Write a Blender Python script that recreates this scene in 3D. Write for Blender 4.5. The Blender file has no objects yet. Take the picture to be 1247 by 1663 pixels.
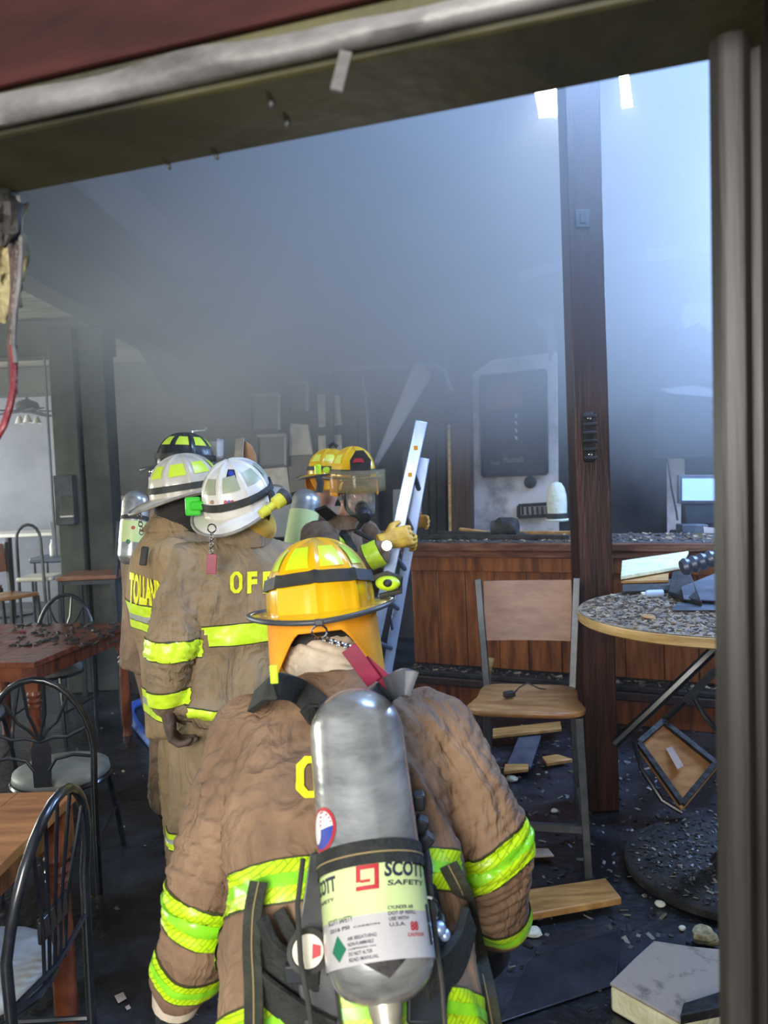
import bpy, bmesh, math, random
from mathutils import Vector, Matrix, noise
from mathutils.bvhtree import BVHTree
random.seed(7)
SC = bpy.context.scene
COL = SC.collection
V = Vector
pi = math.pi
# ------------------------------------------------------------------ camera
F = 1290.0; CX = 623.5; CY = 831.5; CAMZ = 1.70
PITCH = math.radians(-2.7); ROLL = -0.041
CAM = V((0, 0, CAMZ))
fd = V((0, math.cos(PITCH), math.sin(PITCH)))
u0 = V((0, -math.sin(PITCH), math.cos(PITCH))); r0 = V((1, 0, 0))
cr = (r0 * math.cos(ROLL) + u0 * math.sin(ROLL)).normalized()
cu = (u0 * math.cos(ROLL) - r0 * math.sin(ROLL)).normalized()
cam_d = bpy.data.cameras.new('camera'); cam = bpy.data.objects.new('camera', cam_d); COL.objects.link(cam)
M = Matrix((cr, cu, -fd)).transposed().to_4x4(); M.translation = CAM
cam.matrix_world = M
cam_d.sensor_fit = 'VERTICAL'; cam_d.sensor_height = 7.3; cam_d.lens = F / 1663.0 * 7.3
cam_d.clip_start = 0.02; cam_d.clip_end = 100
cam_d.dof.use_dof = True; cam_d.dof.focus_distance = 2.6; cam_d.dof.aperture_fstop = 0.95
SC.camera = cam
# ------------------------------------------------------------------ world, lights, exposure
W = bpy.data.worlds.new('world'); SC.world = W; W.use_nodes = True
bg = W.node_tree.nodes['Background']; bg.inputs[0].default_value = (0.80, 0.90, 1.0, 1); bg.inputs[1].default_value = 0.55
SC.view_settings.view_transform = 'Standard'; SC.view_settings.look = 'None'
SC.view_settings.gamma = 1.0; SC.view_settings.use_curve_mapping = False
SC.view_settings.exposure = 0.35
def area(name, loc, target, sx, sy, power, color, spread=180):
    l = bpy.data.lights.new(name, 'AREA'); l.shape = 'RECTANGLE'; l.size = sx; l.size_y = sy
    l.energy = power; l.color = color; l.spread = math.radians(spread)
    o = bpy.data.objects.new(name, l); COL.objects.link(o); o.location = loc
    o.rotation_euler = (V(target) - V(loc)).to_track_quat('-Z', 'Y').to_euler()
    return o
# daylight of the open front behind the photographer
area('daylight_front', (-1.0, -2.2, 2.15), (0.1, 3.0, 1.1), 1.9, 1.4, 175, (1.0, 0.96, 0.89))
# added lamps, out of view, that light the smoke blue
FILL_BLUE = (0.33, 0.54, 1.0)
area('smoke_fill_light', (3.9, 5.0, 3.7), (0.2, 6.3, 2.5), 1.3, 1.3, 740, FILL_BLUE)
area('smoke_fill_light', (1.4, 2.3, 4.6), (1.2, 6.2, 3.0), 1.4, 0.8, 280, FILL_BLUE)
# left side room: a lamp added for its ceiling boards, then its window's daylight
area('side_room_glow', (-7.4, 5.4, 1.7), (-3.5, 6.0, 3.0), 1.8, 1.5, 150, (0.95, 1.0, 0.78))
area('side_room_glow', (-7.2, 9.6, 1.75), (-3.0, 9.8, 1.2), 1.8, 1.5, 120, (0.86, 0.92, 1.0))

# ------------------------------------------------------------------ helpers
def ray(px, py): return (fd + cr * ((px - CX) / F) - cu * ((py - CY) / F)).normalized()
def P(px, py, Y):
    r = ray(px, py); return CAM + r * (Y / r.y)
def Pz(px, py, z):
    r = ray(px, py); return CAM + r * ((z - CAMZ) / r.z)
def Ppl(px, py, p0, n):
    r = ray(px, py); return CAM + r * ((p0 - CAM).dot(n) / r.dot(n))

class MB:
    def __init__(s): s.v = []; s.f = []
    def add(s, vs, fs):
        o = len(s.v); s.v += [V(a) for a in vs]; s.f += [tuple(i + o for i in f) for f in fs]; return s
    def box(s, c, size, rot=None):
        c = V(c); hx, hy, hz = size[0] / 2, size[1] / 2, size[2] / 2
        vs = [V((x, y, z)) for x in (-hx, hx) for y in (-hy, hy) for z in (-hz, hz)]
        if rot is not None: vs = [rot @ a for a in vs]
        return s.add([c + a for a in vs], [(0, 1, 3, 2), (4, 6, 7, 5), (0, 4, 5, 1), (2, 3, 7, 6), (0, 2, 6, 4), (1, 5, 7, 3)])
    def prism(s, pts, ext):
        n = len(pts); pts = [V(p) for p in pts]; ext = V(ext)
        vs = pts + [p + ext for p in pts]
        fs = [tuple(range(n))[::-1], tuple(range(n, 2 * n))] + [(i, (i + 1) % n, n + (i + 1) % n, n + i) for i in range(n)]
        return s.add(vs, fs)
    def bar(s, a, b, w, t, side=(1, 0, 0)):
        a = V(a); b = V(b); d = (b - a).normalized(); sd = V(side); sd = (sd - d * sd.dot(d)).normalized(); n = d.cross(sd)
        q = [sd * x * w / 2 + n * y * t / 2 for x, y in ((-1, -1), (1, -1), (1, 1), (-1, 1))]
        return s.add([a + k for k in q] + [b + k for k in q], [(0, 1, 2, 3)[::-1], (4, 5, 6, 7), (0, 1, 5, 4), (1, 2, 6, 5), (2, 3, 7, 6), (3, 0, 4, 7)])
    def loft(s, rings, cap=True, closed=False):
        n = len(rings[0]); vs = [p for r in rings for p in r]; fs = []
        m = len(rings)
        for i in range(m if closed else m - 1):
            j = (i + 1) % m
            for k in range(n):
                fs.append((i * n + k, i * n + (k + 1) % n, j * n + (k + 1) % n, j * n + k))
        if cap and not closed: fs += [tuple(range(n))[::-1], tuple(range((m - 1) * n, m * n))]
        return s.add(vs, fs)
    def tube(s, pts, r, n=8, closed=False, flat=1.0):
        pts = [V(p) for p in pts]; m = len(pts)
        rs = r if isinstance(r, (list, tuple)) else [r] * m
        rings = []; up = None
        for i, p in enumerate(pts):
            if closed: d = pts[(i + 1) % m] - pts[i - 1]
            else: d = pts[min(i + 1, m - 1)] - pts[max(i - 1, 0)]
            d.normalize()
            if up is None:
                up = V((0, 0, 1)) if abs(d.z) < 0.9 else V((1, 0, 0))
            up = (up - d * up.dot(d)).normalized(); sd = d.cross(up)
            rings.append([p + (sd * math.cos(2 * pi * k / n) + up * (math.sin(2 * pi * k / n) * flat)) * rs[i] for k in range(n)])
        return s.loft(rings, True, closed)
    def ribbon(s, pts, w, t, sides):
        """flat strap through pts, width along sides[i]"""
        pts = [V(p) for p in pts]; m = len(pts); rings = []
        for i, p in enumerate(pts):
            d = (pts[min(i + 1, m - 1)] - pts[max(i - 1, 0)]).normalized()
            sd = V(sides[i] if isinstance(sides, list) else sides); sd = (sd - d * sd.dot(d)).normalized(); n = d.cross(sd)
            ww = w[i] if isinstance(w, (list, tuple)) else w
            rings.append([p + sd * x * ww / 2 + n * y * t / 2 for x, y in ((-1, -1), (1, -1), (1, 1), (-1, 1))])
        return s.loft(rings)
    def lathe(s, prof, n=24, mat=None):
        rings = [[V((r * math.cos(2 * pi * k / n), r * math.sin(2 * pi * k / n), z)) for k in range(n)] for r, z in prof]
        if mat is not None: rings = [[mat @ p for p in r] for r in rings]
        return s.loft(rings)
    def ell(s, c, rx, ry=None, rz=None, n=14, mat=None):
        ry = ry or rx; rz = rz or rx; c = V(c); m = n // 2 + 1; rings = []
        for i in range(m + 1):
            a = -pi / 2 + pi * (i + 0.02) / (m + 0.04); rr = math.cos(a)
            ring = [V((rx * rr * math.cos(2 * pi * k / n), ry * rr * math.sin(2 * pi * k / n), rz * math.sin(a))) for k in range(n)]
            if mat is not None: ring = [mat @ p for p in ring]
            rings.append([c + p for p in ring])
        return s.loft(rings)
    def limb(s, pts, rs, n=14):
        P_ = []; R_ = []
        for i in range(len(pts) - 1):
            for k in range(4):
                t = k / 4; P_.append(V(pts[i]).lerp(V(pts[i + 1]), t)); R_.append(rs[i] * (1 - t) + rs[i + 1] * t)
        P_.append(V(pts[-1])); R_.append(rs[-1])
        s.tube(P_, R_, n)
        for p, r in zip(pts, rs): s.ell(p, r * 1.0, n=n)
        return s
    def torso(s, rings, n=22):
        """rings: (center, half_width, half_depth, side_vector)"""
        out = []; m = len(rings)
        for i, (c, a, b, sd) in enumerate(rings):
            c = V(c); d = (V(rings[min(i + 1, m - 1)][0]) - V(rings[max(i - 1, 0)][0])).normalized()
            sd = V(sd); sd = (sd - d * sd.dot(d)).normalized(); fr = d.cross(sd)
            ring = []
            for k in range(n):
                t = 2 * pi * k / n; co, si = math.cos(t), math.sin(t); e = 0.8
                ring.append(c + sd * a * math.copysign(abs(co) ** e, co) + fr * b * math.copysign(abs(si) ** e, si))
            out.append(ring)
        return s.loft(out)

def wloc(o):
    l = V((0, 0, 0))
    while o is not None: l += o.location; o = o.parent
    return l
def mk(name, mb, mat, parent=None, loc=None, smooth=40, bevel=0):
    me = bpy.data.meshes.new(name)
    off = wloc(parent) if parent else V((0, 0, 0))
    if loc is not None: off = off + V(loc)
    me.from_pydata([tuple(v - off) for v in mb.v], [], mb.f)
    bm = bmesh.new(); bm.from_mesh(me); bmesh.ops.recalc_face_normals(bm, faces=bm.faces); bm.to_mesh(me); bm.free()
    me.materials.append(mat)
    if smooth:
        me.shade_smooth(); me.set_sharp_from_angle(angle=math.radians(smooth))
    o = bpy.data.objects.new(name, me); COL.objects.link(o)
    if parent: o.parent = parent
    if loc is not None: o.location = loc
    if bevel:
        b = o.modifiers.new('bevel', 'BEVEL'); b.width = bevel; b.segments = 2; b.limit_method = 'ANGLE'
    return o
def base_of(mb):
    xs = [v.x for v in mb.v]; ys = [v.y for v in mb.v]; zs = [v.z for v in mb.v]
    return V(((min(xs) + max(xs)) / 2, (min(ys) + max(ys)) / 2, min(zs)))
def tagp(o, label=None, cat=None, group=None, kind=None):
    if label: o['label'] = label
    if cat: o['category'] = cat
    if group: o['group'] = group
    if kind: o['kind'] = kind
    return o
def solo(name, mb, mat, label, cat, group=None, kind=None, smooth=40, bevel=0):
    return tagp(mk(name, mb, mat, None, base_of(mb), smooth, bevel), label, cat, group, kind)
def thing(name, loc, label, cat, group=None, rz=0):
    o = bpy.data.objects.new(name, None); COL.objects.link(o); o.location = loc; o.empty_display_size = .1
    o.rotation_euler = (0, 0, rz)
    return tagp(o, label, cat, group)
def struct(name, mb, mat, bevel=0, smooth=40, parent=None):
    o = mk(name, mb, mat, parent, None if parent else base_of(mb), smooth, bevel)
    if not parent: o['kind'] = 'structure'
    return o
def dup(root, loc, rz, label=None, group=None):
    r = root.copy(); COL.objects.link(r); r.location = loc; r.rotation_euler = (0, 0, rz)
    if label: r['label'] = label
    if group: r['group'] = group
    def rec(src, dst):
        for ch in list(src.children):
            c = ch.copy(); COL.objects.link(c); c.parent = dst; rec(ch, c)
    rec(root, r); return r
# ------------------------------------------------------------------ materials
def C4(c): return (c[0], c[1], c[2], 1)
def newmat(name):
    m = bpy.data.materials.new(name); m.use_nodes = True; nt = m.node_tree; return m, nt, nt.nodes['Principled BSDF']
def NN(nt, typ, **kw):
    n = nt.nodes.new(typ)
    for k, v in kw.items():
        if k in n.inputs: n.inputs[k].default_value = v
        else: setattr(n, k, v)
    return n
def mat(name, c1, c2=None, scale=8, rough=.6, metal=0, bump=0, bscale=None, lo=.35, hi=.65, stretch=(1, 1, 1), spec=.5, detail=5, coat=0, dist=0.01, weave=0):
    m, nt, b = newmat(name); L = nt.links
    tc = NN(nt, 'ShaderNodeTexCoord'); mp = NN(nt, 'ShaderNodeMapping'); mp.inputs['Scale'].default_value = stretch
    L.new(tc.outputs['Object'], mp.inputs['Vector'])
    b.inputs['Roughness'].default_value = rough; b.inputs['Metallic'].default_value = metal
    b.inputs['Specular IOR Level'].default_value = spec; b.inputs['Coat Weight'].default_value = coat
    if c2 is not None:
        n = NN(nt, 'ShaderNodeTexNoise'); n.inputs['Scale'].default_value = scale; n.inputs['Detail'].default_value = detail; n.inputs['Roughness'].default_value = .62
        L.new(mp.outputs[0], n.inputs['Vector'])
        r = NN(nt, 'ShaderNodeValToRGB'); r.color_ramp.elements[0].position = lo; r.color_ramp.elements[1].position = hi
        r.color_ramp.elements[0].color = C4(c1); r.color_ramp.elements[1].color = C4(c2)
        L.new(n.outputs['Fac'], r.inputs[0]); L.new(r.outputs[0], b.inputs['Base Color'])
    else: b.inputs['Base Color'].default_value = C4(c1)
    if bump:
        n2 = NN(nt, 'ShaderNodeTexNoise'); n2.inputs['Scale'].default_value = bscale or scale * 3; n2.inputs['Detail'].default_value = 6
        L.new(mp.outputs[0], n2.inputs['Vector'])
        bp = NN(nt, 'ShaderNodeBump'); bp.inputs['Strength'].default_value = bump; bp.inputs['Distance'].default_value = dist
        src = n2.outputs['Fac']
        if name.startswith('turnout'):
            n3 = NN(nt, 'ShaderNodeTexNoise'); n3.inputs['Scale'].default_value = 9; n3.inputs['Detail'].default_value = 3; n3.inputs['Distortion'].default_value = 1.2
            mp3 = NN(nt, 'ShaderNodeMapping'); mp3.inputs['Scale'].default_value = (1, 1, .5); L.new(tc.outputs['Object'], mp3.inputs['Vector']); L.new(mp3.outputs[0], n3.inputs['Vector'])
            a3 = NN(nt, 'ShaderNodeMath', operation='SUBTRACT'); a3.inputs[1].default_value = .5; L.new(n3.outputs['Fac'], a3.inputs[0])
            b3 = NN(nt, 'ShaderNodeMath', operation='ABSOLUTE'); L.new(a3.outputs[0], b3.inputs[0])
            c3 = NN(nt, 'ShaderNodeMath', operation='MULTIPLY_ADD'); c3.inputs[1].default_value = -14; L.new(b3.outputs[0], c3.inputs[0]); L.new(n2.outputs['Fac'], c3.inputs[2]); src = c3.outputs[0]
        if weave:
            w = NN(nt, 'ShaderNodeTexWave'); w.inputs['Scale'].default_value = weave; w.bands_direction = 'Z'; L.new(tc.outputs['Object'], w.inputs['Vector'])
            w2 = NN(nt, 'ShaderNodeTexWave'); w2.inputs['Scale'].default_value = weave; w2.bands_direction = 'X'; L.new(tc.outputs['Object'], w2.inputs['Vector'])
            ad = NN(nt, 'ShaderNodeMath', operation='ADD'); L.new(w.outputs['Fac'], ad.inputs[0]); L.new(w2.outputs['Fac'], ad.inputs[1])
            mu = NN(nt, 'ShaderNodeMath', operation='MULTIPLY'); mu.inputs[1].default_value = .06; L.new(ad.outputs[0], mu.inputs[0])
            ad2 = NN(nt, 'ShaderNodeMath', operation='ADD'); L.new(mu.outputs[0], ad2.inputs[0]); L.new(src, ad2.inputs[1]); src = ad2.outputs[0]
        L.new(src, bp.inputs['Height']); L.new(bp.outputs[0], b.inputs['Normal'])
    return m
def islands(name, cols, rough=.7):
    m, nt, b = newmat(name); g = NN(nt, 'ShaderNodeNewGeometry'); r = NN(nt, 'ShaderNodeValToRGB'); r.color_ramp.interpolation = 'CONSTANT'
    el = r.color_ramp.elements
    while len(el) < len(cols): el.new(.5)
    for i, c in enumerate(cols): el[i].position = i / len(cols); el[i].color = C4(c)
    nt.links.new(g.outputs['Random Per Island'], r.inputs[0]); nt.links.new(r.outputs[0], b.inputs['Base Color'])
    b.inputs['Roughness'].default_value = rough; return m
def hatch(name, c1, c2, scale=60, rough=.35):
    m, nt, b = newmat(name); L = nt.links
    tc = NN(nt, 'ShaderNodeTexCoord'); mp = NN(nt, 'ShaderNodeMapping'); mp.inputs['Rotation'].default_value = (0, math.radians(38), 0)
    L.new(tc.outputs['Object'], mp.inputs['Vector'])
    w = NN(nt, 'ShaderNodeTexBrick'); w.inputs['Scale'].default_value = scale; w.inputs['Color1'].default_value = C4(c1); w.inputs['Color2'].default_value = C4(c1)
    w.inputs['Mortar'].default_value = C4(c2); w.inputs['Mortar Size'].default_value = .03; w.inputs['Brick Width'].default_value = .9; w.inputs['Row Height'].default_value = .22
    rr = NN(nt, 'ShaderNodeMapping'); rr.inputs['Rotation'].default_value = (math.radians(90), 0, 0)
    L.new(mp.outputs[0], rr.inputs['Vector']); L.new(rr.outputs[0], w.inputs['Vector'])
    n = NN(nt, 'ShaderNodeTexNoise'); n.inputs['Scale'].default_value = 14
    mx = NN(nt, 'ShaderNodeMixRGB', blend_type='MULTIPLY'); mx.inputs[0].default_value = .35
    L.new(w.outputs['Color'], mx.inputs[1]); L.new(n.outputs['Fac'], mx.inputs[2]); L.new(mx.outputs[0], b.inputs['Base Color'])
    b.inputs['Roughness'].default_value = rough
    bp = NN(nt, 'ShaderNodeBump'); bp.inputs['Strength'].default_value = .4; bp.inputs['Distance'].default_value = .002; L.new(w.outputs['Fac'], bp.inputs['Height']); L.new(bp.outputs[0], b.inputs['Normal'])
    return m
def emis(name, c, s):
    m, nt, b = newmat(name); b.inputs['Base Color'].default_value = C4(c); b.inputs['Emission Color'].default_value = C4(c); b.inputs['Emission Strength'].default_value = s; return m
def clear(name, c, alpha_mix=.5, rough=.1):
    m, nt, b = newmat(name); L = nt.links; t = NN(nt, 'ShaderNodeBsdfTransparent'); t.inputs[0].default_value = C4(c)
    mx = NN(nt, 'ShaderNodeMixShader'); mx.inputs[0].default_value = alpha_mix; b.inputs['Base Color'].default_value = C4(c); b.inputs['Roughness'].default_value = rough
    L.new(t.outputs[0], mx.inputs[1]); L.new(b.outputs[0], mx.inputs[2]); L.new(mx.outputs[0], nt.nodes['Material Output'].inputs['Surface']); return m

m_floor = mat('wet_soot_floor', (.007, .008, .010), (.055, .064, .082), 2.6, rough=.26, bump=.5, bscale=26, lo=.42, hi=.75, dist=.015)
m_soot = mat('soot_wall', (.010, .010, .011), (.045, .042, .04), 2.2, rough=.85, bump=.4, bscale=18)
m_white = mat('smoked_plaster', (.22, .20, .20), (.58, .55, .55), 3.2, rough=.8, bump=.2, bscale=14, lo=.3, hi=.55)
m_cream = mat('cream_wall_patch', (.30, .27, .24), (.52, .47, .42), 6, rough=.8, bump=.15, lo=.3, hi=.6)
m_wains = mat('wainscot', (.022, .012, .010), (.06, .028, .022), 7, rough=.5, stretch=(3, 3, .6), bump=.2)
m_ceil = mat('smoked_ceiling', (.03, .035, .04), (.08, .09, .10), 2, rough=.9)
m_plank = mat('ceiling_plank', (.16, .15, .10), (.48, .46, .33), 4, rough=.7, stretch=(.6, 5, 1), bump=.3)
m_pinkplank = mat('far_ceiling_plank', (.30, .22, .16), (.50, .36, .27), 4, rough=.7, stretch=(.6, 5, 1))
m_beam = mat('smoked_beam', (.05, .055, .045), (.10, .105, .085), 3, rough=.7)
m_far = mat('side_room_paint', (.17, .18, .20), (.24, .25, .27), 1.4, rough=.6)
m_post = mat('dark_post_wood', (.022, .009, .006), (.075, .025, .014), 6, rough=.38, stretch=(4, 4, .35), bump=.35, bscale=22)
m_header = mat('header_soffit_paint', (.010, .009, .008), (.085, .076, .022), 2.6, rough=.6, bump=.5, bscale=12, lo=.35, hi=.7)
m_redboard = mat('header_face_board', (.018, .005, .004), (.055, .013, .011), 3, rough=.75, spec=.2, stretch=(.6, 1, 3), bump=.2)
m_strip = mat('melted_flashing', (.05, .044, .04), (.21, .20, .195), 5, rough=.42, bump=.3, stretch=(1, 1, 2.2))
m_jamb = mat('jamb_metal', (.012, .0095, .0085), (.036, .030, .027), 5, rough=.42, spec=.35, stretch=(9, 9, .25), bump=.15)
m_jamb2 = mat('jamb_dark', (.012, .007, .006), (.05, .025, .018), 4, rough=.4, stretch=(8, 8, .3))
m_barwood = mat('bar_panel_wood', (.085, .023, .007), (.42, .135, .036), 5, rough=.32, stretch=(4.5, 4.5, .55), bump=.12, lo=.3, hi=.75)
m_bartrim = mat('bar_trim_wood', (.09, .03, .014), (.26, .11, .06), 6, rough=.28, stretch=(.8, .8, 6), bump=.15)
m_bartop = mat('charred_bar_top', (.012, .012, .012), (.09, .08, .07), 20, rough=.6, bump=.8, bscale=60)
m_char = mat('charred_wood', (.006, .006, .006), (.035, .03, .027), 14, rough=.65, bump=.8, bscale=30)
m_oak = mat('oak_seat', (.30, .13, .04), (.52, .27, .10), 6, rough=.33, stretch=(1, 4, 1), bump=.1)
m_oakback = mat('chair_back_wood', (.22, .095, .05), (.34, .16, .09), 9, rough=.42, stretch=(1, 1, 3))
m_pine = mat('pine_edge', (.42, .25, .08), (.75, .52, .22), 5, rough=.45, stretch=(1, 1, 9), bump=.1)
m_plankw = mat('fallen_plank_wood', (.32, .15, .04), (.62, .34, .11), 6, rough=.35, stretch=(.7, 5, 1), bump=.15)
m_tabletop = mat('ash_covered_top', (.12, .08, .05), (.36, .26, .16), 22, rough=.5, bump=.8, bscale=55)
m_cherry = mat('cherry_table', (.085, .022, .011), (.28, .085, .035), 5, rough=.26, stretch=(.8, 4, 1), bump=.12)
m_orangetable = mat('orange_table', (.26, .09, .03), (.50, .20, .065), 5, rough=.33, stretch=(.8, 4, 1), bump=.12)
m_steel = mat('grey_stool_steel', (.055, .06, .065), (.10, .105, .11), 12, rough=.4, metal=.5)
m_black = mat('black_metal', (.008, .009, .012), (.02, .022, .027), 12, rough=.22, spec=.7)
m_pad = mat('seat_pad_vinyl', (.20, .21, .20), (.36, .37, .35), 7, rough=.45, bump=.15)
m_alu = mat('ladder_aluminium', (.42, .56, .90), (.58, .72, 1.0), 14, rough=.3, metal=.55, stretch=(1, 1, .4))  # blue of the sky light is put into this base colour
m_alud = mat('ladder_inner', (.10, .12, .16), (.16, .18, .22), 14, rough=.4, metal=.6)
m_coatA = mat('turnout_tan', (.115, .062, .036), (.29, .18, .105), 4.2, rough=.85, bump=.5, bscale=38, lo=.25, hi=.62, dist=.006, weave=110)
m_coatB = mat('turnout_khaki', (.15, .105, .06), (.31, .225, .13), 4.5, rough=.88, bump=.5, bscale=30, lo=.28, hi=.6, dist=.006)
m_coatC = mat('turnout_khaki_pale', (.20, .13, .065), (.36, .25, .13), 4.5, rough=.88, bump=.5, bscale=30, lo=.28, hi=.6, dist=.006)
m_coatE = mat('turnout_sooty', (.11, .065, .04), (.33, .21, .13), 5.5, rough=.85, bump=.5, bscale=30, lo=.3, hi=.65, dist=.006)
m_hi = hatch('lime_reflective', (.66, 1.0, .015), (.40, .62, .01), 26)
m_hiplain = mat('lime_tape', (.60, .88, .02), (.78, 1.0, .06), 30, rough=.32, bump=.5, bscale=70, dist=.002)
m_green = mat('lime_green_stripe', (.20, .60, .015), (.34, .80, .03), 16, rough=.25)
m_silver = mat('silver_stripe', (.30, .32, .28), (.44, .46, .40), 16, rough=.3)
m_piping = mat('dark_piping', (.05, .05, .015), None, rough=.7)
m_letter = mat('yellow_letter', (.85, .88, .02), None, rough=.5)
m_skin = mat('skin', (.50, .26, .19), (.62, .34, .25), 16, rough=.5)
m_glove = mat('black_glove', (.010, .010, .011), (.03, .03, .03), 20, rough=.6, bump=.4)
m_gloveb = mat('brown_glove', (.07, .045, .035), (.15, .10, .08), 14, rough=.7, bump=.4)
m_glovey = mat('gold_leather_glove', (.55, .27, .02), (.85, .50, .04), 14, rough=.55, bump=.4)
m_boot = mat('rubber_boot', (.008, .008, .009), (.02, .02, .02), 9, rough=.4)
m_hyel = mat('helmet_yellow', (.82, .44, .004), (.90, .54, .012), 5, rough=.22, coat=.4)
m_hwhite = mat('helmet_white', (.58, .53, .44), (.80, .77, .70), 4, rough=.3, coat=.25)
m_hwhite2 = mat('helmet_cream', (.48, .43, .34), (.70, .65, .54), 4, rough=.3, coat=.25)
m_hblack = mat('helmet_black', (.010, .011, .013), (.03, .03, .035), 6, rough=.25, coat=.4)
m_trim = mat('grey_brim_edge', (.045, .048, .055), (.08, .085, .095), 20, rough=.4)
m_trimw = mat('worn_brim_edge', (.20, .18, .15), (.36, .33, .28), 20, rough=.5)
m_rubber = mat('rubber_band', (.018, .018, .016), (.04, .038, .03), 20, rough=.65)
m_orange = mat('ear_flap_orange', (.80, .30, .004), (.95, .42, .012), 7, rough=.75, bump=.25)
m_hood = mat('hood_knit', (.50, .41, .30), (.70, .60, .46), 8, rough=.9, bump=.4)
m_hoodg = mat('hood_gold', (.42, .25, .03), (.60, .37, .05), 8, rough=.9, bump=.3)
m_darkcloth = mat('dark_lining', (.012, .012, .012), (.04, .036, .03), 12, rough=.9, bump=.3)
m_strap = mat('webbing', (.010, .012, .011), (.028, .03, .026), 25, rough=.8, bump=.5, bscale=120)
m_strap_ol = mat('webbing_olive', (.018, .020, .012), (.042, .044, .028), 25, rough=.8, bump=.5, bscale=120)
m_tanstripe = mat('tan_stitch', (.28, .20, .09), None, rough=.8)
m_cyl = mat('wrapped_cylinder', (.24, .24, .235), (.58, .58, .56), 5, rough=.26, metal=.55, stretch=(1, 1, 3.5), bump=.12, coat=.5)
m_lime_lab = mat('label_lime', (.58, .70, .30), (.68, .78, .36), 6, rough=.25, coat=.6)
m_white_lab = mat('label_grey', (.46, .44, .43), (.56, .54, .53), 6, rough=.25, coat=.6)
m_ink = mat('label_ink', (.02, .025, .05), None, rough=.5)
m_red = mat('label_red', (.45, .02, .03), None, rough=.4)
m_dkgreen = mat('label_green', (.01, .16, .08), None, rough=.4)
m_blue = mat('label_blue', (.03, .05, .35), None, rough=.4)
m_paper = mat('sticker_white', (.75, .75, .75), None, rough=.4)
m_plastic = mat('grey_plastic', (.05, .05, .052), (.10, .10, .105), 10, rough=.35)
m_brass = mat('valve_brass', (.42, .38, .28), (.62, .58, .46), 20, rough=.3, metal=.6)
m_chrome = mat('chrome', (.75, .72, .66), None, rough=.12, metal=1)
m_tag = mat('magenta_tag', (.20, .004, .03), (.30, .010, .05), 10, rough=.35)
m_limeplastic = mat('lime_plastic', (.52, .80, .02), (.62, .88, .04), 10, rough=.3)
m_greenplastic = mat('green_plastic', (.05, .60, .03), None, rough=.35)
m_lampyel = mat('lamp_yellow', (.62, .60, .04), (.74, .70, .10), 10, rough=.35)
m_hose = mat('blue_hose', (.03, .09, .34), (.07, .16, .50), 12, rough=.65, bump=.3)
m_insul = mat('insulation_foam', (.58, .58, .34), (.78, .76, .52), 12, rough=.85, bump=.8)
m_tile = mat('ceiling_tile_face', (.07, .055, .045), (.34, .28, .22), 11, rough=.8, bump=.4, lo=.28, hi=.45)
m_foam = mat('foam_chunk', (.62, .64, .50), (.76, .76, .62), 14, rough=.9, bump=.8)
m_cable = mat('burnt_cable', (.02, .015, .013), (.12, .075, .06), 18, rough=.45, bump=.6)
m_redcable = mat('red_cable', (.10, .01, .02), (.24, .03, .04), 18, rough=.35, bump=.4)
m_batt = mat('torn_insulation', (.10, .075, .03), (.55, .48, .26), 18, rough=.9, bump=1.0, bscale=30)
m_chips = islands('debris_chips', [(.035, .03, .024), (.30, .22, .13), (.09, .068, .045), (.14, .10, .065), (.40, .32, .20), (.055, .042, .03), (.20, .125, .065), (.12, .075, .045)])
m_darkchips = islands('dark_chips', [(.008, .008, .009), (.02, .02, .022), (.10, .10, .09), (.012, .012, .012), (.03, .03, .03), (.22, .20, .16)], .5)
m_board = mat('menu_board_slate', (.012, .014, .017), (.03, .034, .04), 5, rough=.5)
m_boardred = mat('menu_board_scorched', (.12, .05, .04), (.22, .10, .08), 5, rough=.6)
m_chalk = mat('chalk', (.20, .26, .16), None, rough=.9)
m_screen = emis('monitor_screen', (.38, .56, .95), .35)
m_box = mat('card_box', (.36, .27, .23), (.52, .42, .37), 8, rough=.8)
m_crate = mat('box_wood', (.24, .13, .07), (.44, .26, .15), 5, rough=.6, stretch=(1, 1, 3))
m_glass = clear('clear_visor', (.93, .93, .95), .22, .05)
m_amber = clear('smoked_visor', (.82, .74, .52), .16, .08)
m_whitetop = mat('pale_laminate', (.62, .60, .52), (.72, .70, .62), 4, rough=.4)
m_bluechair = mat('blue_grey_seat', (.07, .09, .13), (.12, .15, .2), 6, rough=.4)
m_slate = mat('slate_board', (.045, .05, .068), (.10, .11, .13), 8, rough=.5, bump=.3)
m_pane = emis('skylight_pane', (.86, .93, 1.0), 55)
m_windowpane = emis('side_window_pane', (.9, .95, 1.0), 3)

# ------------------------------------------------------------------ setting
b1 = Pz(667, 879, 1.2); b2 = Pz(1156, 879, 1.2)
U = (b2 - b1); U.z = 0; U.normalize(); VV = V((-U.y, U.x, 0))      # along / behind the bar
UP = V((0, 0, 1))
wall_p = b1 + VV * 2.1
def Wp(px, py, off=0): return Ppl(px, py, wall_p - VV * off, VV)
struct('floor', MB().box((-1, 6, -.05), (18, 19, .1)), m_floor, smooth=0)
wb0 = wall_p - U * 5.3; wb1 = wall_p + U * 6.5
def wallseg(a, b, z0, z1, t, n): return MB().prism([a + UP * (z0 - a.z), b + UP * (z0 - b.z), b + UP * (z1 - b.z), a + UP * (z1 - a.z)], n * t)
back = struct('wall_back', wallseg(wb0, wb1, 0, 5.2, .15, VV), m_soot, smooth=0)
struct('wall_right', MB().box((5.2, 4.3, 2.8), (.15, 8.5, 5.6)), m_soot, smooth=0)
struct('wall_far_left', MB().box((-6.6, 12.0, 1.6), (5.6, .15, 3.3)), m_far, smooth=0)
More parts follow.
